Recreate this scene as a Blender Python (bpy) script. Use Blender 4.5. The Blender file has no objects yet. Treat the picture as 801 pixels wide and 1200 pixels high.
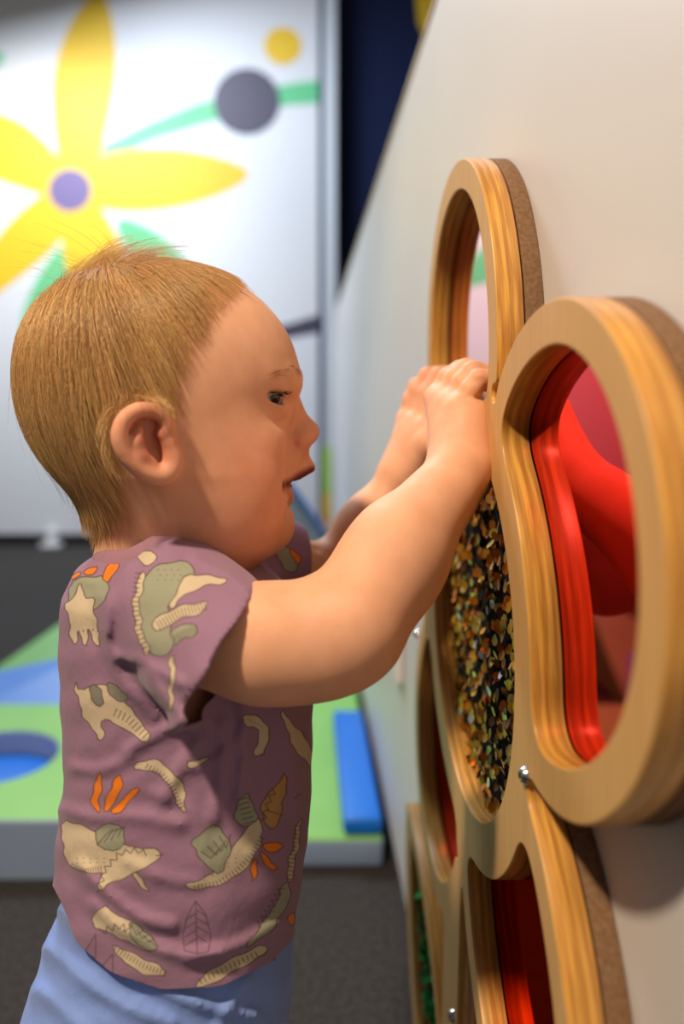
import bpy, bmesh, math, random
import numpy as np
from mathutils import Vector, Matrix

rng = np.random.default_rng(7)
random.seed(7)
C = bpy.context.scene.collection
EYE = 0.70            # camera height
FPX = 900.0           # focal length in pixels of the 801x1200 frame
CX, CY = 356.0, 480.0 # where the +Y direction lands


def W(x, y, Y):
    """photo pixel at distance Y -> point in metres"""
    return np.array(((x - CX) * Y / FPX, Y, EYE - (y - CY) * Y / FPX))


# ------------------------------------------------------------------ helpers
def tag(o, label=None, cat=None, group=None, kind=None):
    if label: o['label'] = label
    if cat: o['category'] = cat
    if group: o['group'] = group
    if kind: o['kind'] = kind
    return o


def empty(name, loc, label, cat, group=None):
    o = bpy.data.objects.new(name, None)
    o.empty_display_size = 0.05
    o.location = loc
    C.objects.link(o)
    return tag(o, label, cat, group)


def link(name, me, mats=(), parent=None, smooth=None):
    o = bpy.data.objects.new(name, me)
    C.objects.link(o)
    for m in mats: me.materials.append(m)
    if parent is not None:
        o.parent = parent
        o.matrix_parent_inverse = Matrix.Translation(parent.location).inverted() if parent.parent is None else Matrix.Identity(4)
    if smooth: me.shade_smooth()
    return o


def np_mesh(name, V, F):
    """V (n,3); F (m,k) constant-size faces"""
    V = np.asarray(V, np.float32); F = np.asarray(F, np.int32)
    me = bpy.data.meshes.new(name)
    k = F.shape[1]
    me.vertices.add(len(V)); me.vertices.foreach_set('co', V.ravel())
    me.loops.add(F.size); me.loops.foreach_set('vertex_index', F.ravel())
    me.polygons.add(len(F)); me.polygons.foreach_set('loop_start', np.arange(0, F.size, k, dtype=np.int32))
    me.update(calc_edges=True)
    return me


def point_color(me, col, name='tint'):
    at = me.color_attributes.new(name, 'FLOAT_COLOR', 'POINT')
    c = np.ones((len(me.vertices), 4), np.float32); c[:, :3] = col
    at.data.foreach_set('color', c.ravel())


def bm_obj(name, bm, mats, parent=None, smooth=False, bevel=0, seg=2):
    me = bpy.data.meshes.new(name); bm.to_mesh(me); bm.free()
    o = link(name, me, mats, parent)
    if bevel:
        b = o.modifiers.new('bevel', 'BEVEL'); b.width = bevel; b.segments = seg; b.limit_method = 'ANGLE'
        b.harden_normals = False
    if smooth: me.shade_smooth()
    return o


def add_box(bm, lo, hi):
    vs = [bm.verts.new((x, y, z)) for x in (lo[0], hi[0]) for y in (lo[1], hi[1]) for z in (lo[2], hi[2])]
    for f in ((0, 1, 3, 2), (4, 6, 7, 5), (0, 4, 5, 1), (2, 3, 7, 6), (0, 2, 6, 4), (1, 5, 7, 3)):
        bm.faces.new([vs[i] for i in f])


def add_prism(bm, poly, lo, hi, axis):
    """poly: 2D points in the plane across axis, extruded lo..hi along it"""
    def P(p, t):
        return {0: (t, p[0], p[1]), 1: (p[0], t, p[1]), 2: (p[0], p[1], t)}[axis]
    a = [bm.verts.new(P(p, lo)) for p in poly]; b = [bm.verts.new(P(p, hi)) for p in poly]
    n = len(poly)
    bm.faces.new(a); bm.faces.new(b[::-1])
    for i in range(n): bm.faces.new((a[i], b[i], b[(i + 1) % n], a[(i + 1) % n]))
    bmesh.ops.recalc_face_normals(bm, faces=bm.faces)


# ---------------------------------------------------------------- materials
def mat(name, base=(.8, .8, .8), rough=.6, metal=0, spec=.5, sss=0, coat=0, sheen=0):
    m = bpy.data.materials.new(name); m.use_nodes = True
    b = m.node_tree.nodes['Principled BSDF']
    b.inputs['Base Color'].default_value = (*base, 1)
    b.inputs['Roughness'].default_value = rough
    b.inputs['Metallic'].default_value = metal
    b.inputs['Specular IOR Level'].default_value = spec
    if sss:
        b.inputs['Subsurface Weight'].default_value = sss
        b.inputs['Subsurface Radius'].default_value = (1, .35, .2)
        b.inputs['Subsurface Scale'].default_value = .006
    if coat: b.inputs['Coat Weight'].default_value = coat
    if sheen: b.inputs['Sheen Weight'].default_value = sheen
    return m


def nodes(m):
    nt = m.node_tree
    return nt, nt.nodes, nt.links, nt.nodes['Principled BSDF']


def noise_tint(m, c1, c2, scale=50, stretch=(1, 1, 1), detail=4, lo=.35, hi=.65, bump=0, bump_scale=None, dist=.001):
    nt, N, L, B = nodes(m)
    tc = N.new('ShaderNodeTexCoord'); mp = N.new('ShaderNodeMapping'); mp.inputs['Scale'].default_value = stretch
    L.new(tc.outputs['Object'], mp.inputs['Vector'])
    n = N.new('ShaderNodeTexNoise'); n.inputs['Scale'].default_value = scale; n.inputs['Detail'].default_value = detail
    L.new(mp.outputs['Vector'], n.inputs['Vector'])
    r = N.new('ShaderNodeValToRGB'); r.color_ramp.elements[0].position = lo; r.color_ramp.elements[1].position = hi
    r.color_ramp.elements[0].color = (*c1, 1); r.color_ramp.elements[1].color = (*c2, 1)
    L.new(n.outputs['Fac'], r.inputs['Fac']); L.new(r.outputs['Color'], B.inputs['Base Color'])
    if bump:
        n2 = N.new('ShaderNodeTexNoise'); n2.inputs['Scale'].default_value = bump_scale or scale; n2.inputs['Detail'].default_value = 3
        L.new(mp.outputs['Vector'], n2.inputs['Vector'])
        bp = N.new('ShaderNodeBump'); bp.inputs['Strength'].default_value = bump; bp.inputs['Distance'].default_value = dist
        L.new(n2.outputs['Fac'], bp.inputs['Height']); L.new(bp.outputs['Normal'], B.inputs['Normal'])
    return m


def attr_color(m, name='tint'):
    nt, N, L, B = nodes(m)
    a = N.new('ShaderNodeVertexColor'); a.layer_name = name
    L.new(a.outputs['Color'], B.inputs['Base Color'])
    return a


M = {}
M['wall_paint'] = noise_tint(mat('partition_paint', rough=.45), (.66, .65, .65), (.69, .68, .68), 3, bump=.03, bump_scale=160)
M['carpet'] = noise_tint(mat('charcoal_carpet', rough=.95, spec=.1), (.025, .023, .022), (.075, .068, .064), 190, bump=.6, bump_scale=260, dist=.003)
M['navy'] = noise_tint(mat('navy_wall', rough=.8, spec=.2), (.008, .014, .055), (.011, .019, .07), 60)
M['trim_grey'] = mat('pale_grey_trim', (.66, .70, .74), .5)
M['black'] = mat('black_base', (.012, .012, .014), .6)
M['mural_white'] = noise_tint(mat('mural_white', rough=.5), (.78, .78, .80), (.80, .80, .82), 2)
M['yellow'] = mat('print_yellow', (.90, .56, .02), .5)
M['green_print'] = mat('print_green', (.14, .60, .27), .5)
M['purple_dark'] = mat('print_dark_purple', (.075, .062, .10), .5)
M['purple_mid'] = mat('print_purple', (.17, .13, .30), .5)
M['foam_green'] = noise_tint(mat('green_foam_vinyl', rough=.5), (.22, .52, .13), (.25, .56, .15), 6)
M['foam_blue'] = noise_tint(mat('blue_foam_vinyl', rough=.4), (.005, .16, .72), (.008, .19, .78), 5)
M['foam_sky'] = noise_tint(mat('mid_blue_foam_vinyl', rough=.45), (.10, .26, .70), (.12, .29, .75), 5)
M['foam_grey'] = noise_tint(mat('grey_blue_foam_vinyl', rough=.5), (.26, .36, .55), (.29, .39, .58), 6)
M['foam_pale'] = noise_tint(mat('pale_blue_foam_vinyl', rough=.5), (.56, .66, .80), (.60, .70, .84), 6)
M['white_plastic'] = mat('white_plastic', (.8, .8, .8), .35)
M['lime'] = mat('lime_green_paint', (.42, .72, .08), .5)
M['orange_paint'] = mat('orange_paint', (.9, .38, .05), .5)
M['black_fabric'] = noise_tint(mat('black_fabric', rough=.9, spec=.2), (.006, .006, .007), (.02, .02, .022), 300)
M['steel'] = mat('screw_steel', (.6, .6, .6), .25, 1)
M['mdf'] = noise_tint(mat('mdf_board', rough=.85, spec=.2), (.17, .095, .05), (.24, .14, .075), 420, bump=.2, bump_scale=500)


def ply_face():
    m = mat('birch_ply_face', rough=.52, spec=.25)
    nt, N, L, B = nodes(m)
    tc = N.new('ShaderNodeTexCoord'); mp = N.new('ShaderNodeMapping'); mp.inputs['Scale'].default_value = (8, 10, .9)
    L.new(tc.outputs['Object'], mp.inputs['Vector'])
    n = N.new('ShaderNodeTexNoise'); n.inputs['Scale'].default_value = 14; n.inputs['Detail'].default_value = 6; n.inputs['Roughness'].default_value = .6
    L.new(mp.outputs['Vector'], n.inputs['Vector'])
    r = N.new('ShaderNodeValToRGB'); r.color_ramp.elements[0].position = .3; r.color_ramp.elements[1].position = .7
    r.color_ramp.elements[0].color = (.54, .315, .115, 1); r.color_ramp.elements[1].color = (.63, .38, .145, 1)
    L.new(n.outputs['Fac'], r.inputs['Fac']); L.new(r.outputs['Color'], B.inputs['Base Color'])
    return m


def ply_edge(x0, x1):
    m = mat('birch_ply_edge', rough=.35, spec=.5)
    nt, N, L, B = nodes(m)
    g = N.new('ShaderNodeNewGeometry'); s = N.new('ShaderNodeSeparateXYZ'); L.new(g.outputs['Position'], s.inputs[0])
    mr = N.new('ShaderNodeMapRange'); mr.inputs[1].default_value = x0; mr.inputs[2].default_value = x1
    n0 = N.new('ShaderNodeTexNoise'); n0.inputs['Scale'].default_value = 9; n0.inputs['Detail'].default_value = 2
    L.new(g.outputs['Position'], n0.inputs['Vector'])
    ma = N.new('ShaderNodeMath'); ma.operation = 'MULTIPLY_ADD'; ma.inputs[1].default_value = .0035; L.new(n0.outputs['Fac'], ma.inputs[0]); L.new(s.outputs['X'], ma.inputs[2])
    sb = N.new('ShaderNodeMath'); sb.operation = 'SUBTRACT'; sb.inputs[1].default_value = .00175; L.new(ma.outputs[0], sb.inputs[0])
    L.new(sb.outputs[0], mr.inputs[0])
    r = N.new('ShaderNodeValToRGB'); cr = r.color_ramp; cr.interpolation = 'LINEAR'
    lay = [(0, (.74, .38, .07)), (.13, (.74, .38, .07)), (.16, (.56, .26, .055)), (.30, (.66, .33, .065)), (.33, (.78, .42, .085)), (.46, (.74, .37, .07)),
           (.50, (.50, .225, .045)), (.62, (.60, .29, .06)), (.66, (.78, .42, .085)), (.80, (.64, .34, .09)), (.84, (.54, .25, .05)), (1, (.60, .31, .085))]
    cr.elements[0].position = lay[0][0]; cr.elements[0].color = (*lay[0][1], 1)
    cr.elements[1].position = lay[-1][0]; cr.elements[1].color = (*lay[-1][1], 1)
    for p, c in lay[1:-1]:
        e = cr.elements.new(p); e.color = (*c, 1)
    L.new(mr.outputs[0], r.inputs['Fac'])
    mp = N.new('ShaderNodeMapping'); mp.inputs['Scale'].default_value = (240, 14, 14); L.new(g.outputs['Position'], mp.inputs['Vector'])
    n = N.new('ShaderNodeTexNoise'); n.inputs['Scale'].default_value = 2; n.inputs['Detail'].default_value = 4; L.new(mp.outputs['Vector'], n.inputs['Vector'])
    r2 = N.new('ShaderNodeValToRGB'); r2.color_ramp.elements[0].position = .3; r2.color_ramp.elements[1].position = .62
    r2.color_ramp.elements[0].color = (.55, .48, .42, 1); r2.color_ramp.elements[1].color = (1, 1, 1, 1)
    L.new(n.outputs['Fac'], r2.inputs['Fac'])
    mx = N.new('ShaderNodeMix'); mx.data_type = 'RGBA'; mx.blend_type = 'MULTIPLY'; mx.inputs[0].default_value = .9
    L.new(r.outputs['Color'], mx.inputs[6]); L.new(r2.outputs['Color'], mx.inputs[7]); L.new(mx.outputs[2], B.inputs['Base Color'])
    return m


# ---------------------------------------------------------------- contours
def contour(f, y0, y1, z0, z1, h, spacing=.003):
    """closed loops of f(y,z)=0 (inside negative), smoothed by interpolation"""
    ys = np.arange(y0, y1, h); zs = np.arange(z0, z1, h)
    A = f(*np.meshgrid(ys, zs, indexing='ij'))
    segs = {}
    def key_pt(i, j, d):   # d 0: edge along y, 1: along z
        return (i, j, d)
    pts = {}
    def ept(i, j, d):
        k = (i, j, d)
        if k not in pts:
            a = A[i, j]; b = A[i + 1, j] if d == 0 else A[i, j + 1]
            t = a / (a - b)
            pts[k] = (ys[i] + (h * t if d == 0 else 0), zs[j] + (h * t if d == 1 else 0))
        return k
    S = A < 0
    mix = (S[:-1, :-1].astype(int) + S[1:, :-1] + S[:-1, 1:] + S[1:, 1:])
    nxt = {}
    for i, j in np.argwhere((mix > 0) & (mix < 4)):
        c = [S[i, j], S[i + 1, j], S[i + 1, j + 1], S[i, j + 1]]
        e = [(i, j, 0), (i + 1, j, 1), (i, j + 1, 0), (i, j, 1)]
        outs, ins = [], []
        for k in range(4):
            a, b = c[k], c[(k + 1) % 4]
            if a and not b: outs.append(e[k])
            if b and not a: ins.append(e[k])
        for o_ in outs:
            # pair each exit with the nearest following entry
            k0 = e.index(o_)
            for q in range(1, 4):
                if e[(k0 + q) % 4] in ins:
                    t_ = e[(k0 + q) % 4]; break
            ept(*o_); ept(*t_); nxt[o_] = t_; ins.remove(t_)
    loops = []
    while nxt:
        s = next(iter(nxt)); L_ = []; k = s
        while k in nxt:
            L_.append(pts[k]); k = nxt.pop(k)
        P = np.array(L_)
        d = np.r_[0, np.cumsum(np.linalg.norm(np.diff(np.vstack([P, P[:1]]), axis=0), axis=1))]
        n = max(12, int(d[-1] / spacing)); t = np.linspace(0, d[-1], n, endpoint=False)
        Q = np.stack([np.interp(t, d, np.r_[P[:, a], P[0, a]]) for a in (0, 1)], 1)
        for _ in range(2): Q = .5 * Q + .25 * (np.roll(Q, 1, 0) + np.roll(Q, -1, 0))
        if n > 12: loops.append(Q)
    return loops


def plate(name, loops, x0, x1, mats, parent, bevel=.0008):
    """extruded plate in the Y-Z plane with holes; material 0 faces, 1 sides"""
    cu = bpy.data.curves.new(name, 'CURVE'); cu.dimensions = '2D'; cu.fill_mode = 'BOTH'
    cu.extrude = (x1 - x0) / 2 - bevel; cu.bevel_depth = bevel; cu.bevel_resolution = 1; cu.offset = -bevel
    for Q in loops:
        s = cu.splines.new('POLY'); s.points.add(len(Q) - 1); s.use_cyclic_u = True
        for p, q in zip(s.points, Q): p.co = (q[0], q[1], 0, 1)
    t = bpy.data.objects.new('tmp', cu); C.objects.link(t)
    dg = bpy.context.evaluated_depsgraph_get()
    me = bpy.data.meshes.new_from_object(t.evaluated_get(dg)); bpy.data.objects.remove(t)
    # curve x->Y, y->Z, z->X
    co = np.empty(len(me.vertices) * 3, np.float32); me.vertices.foreach_get('co', co); co = co.reshape(-1, 3)
    me.vertices.foreach_set('co', np.stack([co[:, 2] + (x0 + x1) / 2, co[:, 0], co[:, 1]], 1).ravel()); me.update()
    me.materials.clear()
    bm = bmesh.new(); bm.from_mesh(me); bmesh.ops.remove_doubles(bm, verts=bm.verts, dist=1e-6)
    bmesh.ops.recalc_face_normals(bm, faces=bm.faces)
    for f in bm.faces:
        side = abs(f.normal.x) < .6
        f.material_index = 1 if side and len(mats) > 1 else 0
        f.smooth = side
    bm.to_mesh(me); bm.free(); me.name = name
    return link(name, me, mats, parent)


# ================================================================= SETTING
XW = .134      # wall surface the flower hangs on
XF = .107      # front face of the plywood
XM = .1225     # back of the plywood: mirrors


def setting():
    bm = bmesh.new(); add_box(bm, (-5, -2.5, -.05), (4, 6, 0))
    tag(bm_obj('floor', bm, [M['carpet']]), kind='structure')
    # partition the flower is fixed to: rectangular, ends well before the far wall
    bm = bmesh.new(); add_box(bm, (XW, -1.2, .045), (XW + .16, 3.72, 1.114))
    tag(bm_obj('wall_right', bm, [M['wall_paint']], bevel=.004), kind='structure')
    bm = bmesh.new(); add_box(bm, (XW + .012, -1.2, 0), (XW + .15, 3.70, .045))
    tag(bm_obj('baseboard_right', bm, [M['black']]), kind='structure')
    bm = bmesh.new(); add_box(bm, (XW - .001, -1.2, 1.114), (XW + .161, 3.721, 1.122))
    tag(bm_obj('trim_1', bm, [mat('gold_edge', (.45, .33, .16), .4)]), kind='structure')
    bm = bmesh.new(); add_box(bm, (-4, 4.10, 0), (4, 4.2, 3.6))
    tag(bm_obj('wall_back', bm, [M['navy']]), kind='structure')
    bm = bmesh.new(); add_box(bm, (-4, 4.06, 0), (4, 4.10, .07))
    tag(bm_obj('baseboard_back', bm, [M['black']]), kind='structure')


YP = 3.95


def mural():
    root = empty('mural_panel', (-1.2, YP, 0), 'large white display panel at the back printed with a big yellow flower', 'wall panel')
    k = YP / FPX
    def p2(x, y): return ((x - CX) * k, EYE - (y - CY) * k)
    bm = bmesh.new()
    add_box(bm, (-2.8, YP, .062), (p2(373, 0)[0], YP + .05, 3.3))
    cnt = [0.]
    def shape(px, mi, lvl=1, smooth=True):
        cnt[0] += .00006
        P = np.array(px, float)
        if smooth:
            for _ in range(3):   # closed Chaikin
                nx = np.roll(P, -1, 0); P = np.stack([.75 * P + .25 * nx, .25 * P + .75 * nx], 1).reshape(-1, 2)
        vs = [bm.verts.new((*((lambda q: (q[0], YP - .0006 * lvl - cnt[0], q[1]))(p2(x, y))),)) for x, y in P]
        f = bm.faces.new(vs); f.material_index = mi
        if f.normal.y > 0: f.normal_flip()
        f.normal_update()
        if f.normal.y > 0: f.normal_flip()
    def disc(x, y, r, mi, lvl=3):
        shape([(x + r * math.cos(a), y + r * math.sin(a)) for a in np.linspace(0, 2 * math.pi, 40, endpoint=False)], mi, lvl, False)
    # 1 yellow 2 green 3 dark purple 4 purple
    shape([(72, 205), (62, 150), (60, 90), (80, 30), (108, -8), (122, -8), (134, 30), (137, 90), (126, 150), (112, 205)], 1, 2)
    shape([(96, 190), (150, 174), (215, 174), (270, 188), (297, 203), (270, 224), (215, 243), (150, 250), (96, 240)], 1, 2)
    shape([(86, 205), (40, 150), (0, 132), (-60, 115), (-110, 118), (-120, 140), (-80, 180), (-20, 205), (40, 226), (78, 236)], 1, 2)
    shape([(72, 215), (30, 240), (-10, 285), (-40, 345), (-40, 375), (-10, 350), (40, 312), (70, 285), (92, 240)], 1, 2)
    shape([(62, 232), (70, 270), (78, 320), (100, 380), (135, 400), (160, 375), (158, 330), (135, 270), (108, 228)], 1, 2)
    shape([(130, 250), (150, 300), (185, 330), (240, 340), (215, 300), (180, 268)], 2, 1)
    shape([(75, 280), (40, 330), (22, 380), (30, 420), (60, 420), (85, 370), (82, 310)], 2, 1)
    shape([(-10, 60), (6, 62), (4, 74), (-10, 84)], 2, 1)
    band = [(118, 172), (170, 146), (230, 122), (290, 108), (340, 98), (372.6, 94)]
    low = [(372.6, 121), (340, 123), (290, 131), (235, 146), (180, 164), (122, 190)]
    shape(band + low, 2, 1, False)
    disc(289, 119, 39, 3); disc(331, 54, 22, 1); disc(82, 223, 25, 4)
    shape([(300, 388), (340, 379), (372.6, 369), (372.6, 390), (340, 396), (300, 406)], 3, 1, False)
    bm_obj('panel', bm, [M['mural_white'], M['yellow'], M['green_print'], M['purple_dark'], M['purple_mid']], root)
    for x in (62, -180, 300):
        bm = bmesh.new(); X = p2(x, 0)[0]
        add_box(bm, (X - .05, YP - .06, 0), (X + .05, YP + .05, .018))
        add_box(bm, (X - .022, YP - .03, .018), (X + .022, YP + .04, .085))
        bm_obj('foot', bm, [M['white_plastic']], root, bevel=.004)
    bm = bmesh.new(); add_box(bm, (-2.8, YP + .004, 0), (p2(373, 0)[0], YP + .046, .062))
    tag(bm_obj('base_strip', bm, [M['black']], root), 'black strip under the white panel')
    bm = bmesh.new(); add_box(bm, (p2(373, 0)[0] + .001, YP - .004, 0), (p2(379, 0)[0], YP + .055, 3.3))
    tag(bm_obj('edge_strip', bm, [M['navy']], root), 'dark navy edge strip')
    bm = bmesh.new(); add_box(bm, (p2(379, 0)[0] + .002, YP - .02, 0), (p2(394, 0)[0], YP + .06, 3.3))
    tag(bm_obj('support_post', bm, [M['trim_grey']], bevel=.006), 'pale grey upright post at the right edge of the flower mural', 'post')
    # yellow shape high on the navy wall
    bm = bmesh.new(); kk = 4.1 / FPX
    pts = [(489, -60), (487, 0), (490, 28), (496, 42), (508, 20), (520, -10), (530, -60)]
    add_prism(bm, [((x - CX) * kk, EYE - (y - CY) * kk) for x, y in pts], 4.085, 4.099, 1)
    tag(bm_obj('wall_decal', bm, [M['yellow']]), 'yellow shape high on the navy wall', 'decoration')


def foam():
    # left green mat with round blue well
    def slab(name, poly, z0, z1, mats, label, cat='foam mat', bev=.008, group=None):
        bm = bmesh.new(); add_prism(bm, poly, z0, z1, 2)
        for f in bm.faces: f.material_index = 0 if f.normal.z > .5 else min(1, len(mats) - 1)
        return tag(bm_obj(name, bm, mats, None, True, bevel=bev, seg=3), label, cat, group)
    H1 = .088; Y1 = 1.145
    # round well: annulus built by bridging a rectangle with a circle
    cx_, cy_, cr = -.545, 1.36, .105
    root = empty('foam_mat', (-.6, 1.35, 0), 'green foam floor mat with a round blue well and grey sides', 'foam mat')
    bm = bmesh.new()
    n = 64; x0, x1, y0, y1 = -1.5, -.20, Y1, 1.60
    def sq(a):
        c, s = math.cos(a), math.sin(a); t = 1e9
        if c > 1e-9: t = min(t, (x1 - cx_) / c)
        if c < -1e-9: t = min(t, (x0 - cx_) / c)
        if s > 1e-9: t = min(t, (y1 - cy_) / s)
        if s < -1e-9: t = min(t, (y0 - cy_) / s)
        return cx_ + c * t, cy_ + s * t
    angs = sorted(list(np.linspace(0, 2 * math.pi, n, endpoint=False)) + [math.atan2(y - cy_, x - cx_) % (2 * math.pi) for x in (x0, x1) for y in (y0, y1)])
    n = len(angs)
    top = [bm.verts.new((*sq(a), H1)) for a in angs]; bot = [bm.verts.new((*sq(a), 0)) for a in angs]
    it = [bm.verts.new((cx_ + cr * math.cos(a), cy_ + cr * math.sin(a), H1)) for a in angs]
    ib = [bm.verts.new((cx_ + cr * math.cos(a), cy_ + cr * math.sin(a), .02)) for a in angs]
    for i in range(n):
        j = (i + 1) % n
        bm.faces.new((top[i], top[j], it[j], it[i])).material_index = 0
        bm.faces.new((bot[i], bot[j], top[j], top[i])).material_index = 1
        bm.faces.new((it[i], it[j], ib[j], ib[i])).material_index = 1
    bmesh.ops.recalc_face_normals(bm, faces=bm.faces)
    bm_obj('body', bm, [M['foam_green'], M['foam_grey']], root, bevel=.006, seg=3)
    bm = bmesh.new(); bmesh.ops.create_cone(bm, cap_ends=True, segments=64, radius1=cr - .001, radius2=cr - .001, depth=.02, matrix=Matrix.Translation((cx_, cy_, .035)))
    tag(bm_obj('well_floor', bm, [M['foam_blue']], root), 'bright blue disc at the bottom of the well')
    # low mat beside the partition
    slab('foam_mat', [(-.195, 1.17), (XW - .012, 1.17), (XW - .012, 1.88), (-.195, 1.88)], 0, .046, [M['foam_green'], M['foam_grey']],
         'low green foam floor mat beside the white partition')
    slab('foam_block', [(.060, 1.175), (XW - .014, 1.175), (XW - .014, 1.60), (.060, 1.60)], .0465, .075, [M['foam_blue'], M['foam_blue']],
         'narrow bright blue foam block lying along the partition', 'foam block')
    # blue wedge on the left: slopes to the front, its pale end tapering to a point
    bm = bmesh.new()
    pts = [W(-20, 790, 1.76), W(104, 764, 1.76), W(112, 829, 1.615), W(36, 829, 1.615), W(-24, 829, 1.615)]
    pts += [np.array((p[0], p[1], 0)) for p in pts]
    for p in pts: bm.verts.new(p)
    bmesh.ops.convex_hull(bm, input=bm.verts)
    bmesh.ops.recalc_face_normals(bm, faces=bm.faces)
    for f in bm.faces: f.material_index = 0 if f.normal.z > .2 and f.normal.x > -.25 else 1
    tag(bm_obj('foam_ramp', bm, [M['foam_sky'], M['foam_pale']], bevel=.003), 'blue foam ramp behind the mat with the round well', 'foam ramp')
    bm = bmesh.new()
    pts = [W(8, 782, 2.1), W(80, 727, 2.1), W(140, 682, 2.1)]
    x0, x1 = pts[0][0], pts[-1][0]
    pts += [np.array(p) for p in ((x0, 1.80, .03), (x1, 1.80, .03), (x0, 1.80, 0), (x1, 1.80, 0), (x0, 2.1, 0), (x1, 2.1, 0))]
    for p in pts: bm.verts.new(p)
    bmesh.ops.convex_hull(bm, input=bm.verts)
    bmesh.ops.recalc_face_normals(bm, faces=bm.faces)
    tag(bm_obj('foam_wedge', bm, [M['foam_green']], bevel=.006), 'green foam wedge behind the blue ramp', 'foam wedge')
    # slide far back, seen between chin and arm
    bm = bmesh.new()
    k = 2.6 / FPX
    pl = lambda x, y: ((x - CX) * k, EYE - (y - CY) * k)
    pts = [(-.62, 0), pl(398, 722), pl(398, 655), pl(345, 582), pl(318, 560), (-.62, .46)]
    add_prism(bm, pts, 2.6, 2.95, 1)
    tag(bm_obj('slide_body', bm, [M['foam_pale']], None, bevel=.004), 'pale blue foam slide beyond the child\'s chin', 'foam slide').name = 'foam_slide'
    sl = bpy.data.objects['foam_slide']
    bm = bmesh.new()
    up = [pl(398, 655), pl(345, 582), pl(318, 560), (-.62, .46)]
    rail = [(x, z + .001) for x, z in up] + [(x, z + .036) for x, z in up[::-1]]
    add_prism(bm, rail, 2.585, 2.62, 1)
    tag(bm_obj('slide_rail', bm, [M['foam_sky']], sl, bevel=.004), 'mid blue sloping rail')
    # striped post at the far end
    bm = bmesh.new(); k = 3.4 / FPX
    X0, X1 = (378 - CX) * k, (387 - CX) * k
    root = empty('striped_post', ((X0 + X1) / 2, 3.4, 0), 'thin post at the end of the partition, lime green above orange', 'post')
    zs = [(0, .225, 'orange_paint'), (.225, .33, 'yellow'), (.33, .535, 'lime')]
    for a, b, m_ in zs:
        bm = bmesh.new(); add_box(bm, (X0, 3.38, a), (X1, 3.40, b))
        bm_obj('band', bm, [M[m_]], root)
    # small white box fixed on the partition beyond the flower
    bm = bmesh.new(); add_box(bm, (XW - .012, 1.03, .33), (XW - .0005, 1.10, .46))
    tag(bm_obj('wall_plate', bm, [M['white_plastic']], bevel=.004), 'small white plate on the partition left of the flower', 'wall plate')


# ============================================================ FLOWER PANEL
YC, ZC = .5125, EYE - .138
PET = [(24, .086), (101, .098), (161, .084), (231, .086), (303, .086)]   # angle, half width


def smin2(a, b, k):
    h = np.maximum(k - np.abs(a - b), 0) / k
    return np.minimum(a, b) - h * h * k / 4


def petal_sdf(Y, Z, ang, hw, grow=0):
    a = math.radians(ang); d = (-math.cos(a), math.sin(a))
    y = Y - YC; z = Z - ZC
    al = y * d[0] + z * d[1]; ac = y * d[1] - z * d[0]
    # rounded blob: egg of circle near the tip, widening slightly inwards
    c = np.hypot((al - .196) / 1.02, ac) - hw
    c2 = np.hypot((al - .160) / .9, ac) - hw * .93
    egg = smin2(c, c2, .03)
    r = np.hypot(y, z)
    inner = .150 - r
    h = np.maximum(.022 - np.abs(egg - inner), 0) / .022
    return np.maximum(egg, inner) + h * h * .022 / 4


def leaf_sdf(Y, Z):
    # pointed leaf rising from the stem foot to the far side
    p0 = np.array((.570, .03)); p1 = np.array((.806, .292))
    ax = p1 - p0; Lh = np.linalg.norm(ax); ax /= Lh
    y = Y - p0[0]; z = Z - p0[1]
    t = y * ax[0] + z * ax[1]; s = y * ax[1] - z * ax[0]
    R = .2117; off = R - .09
    m = t - Lh / 2
    return np.maximum(np.hypot(m, s - off) - R, np.hypot(m, s + off) - R) 


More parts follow.
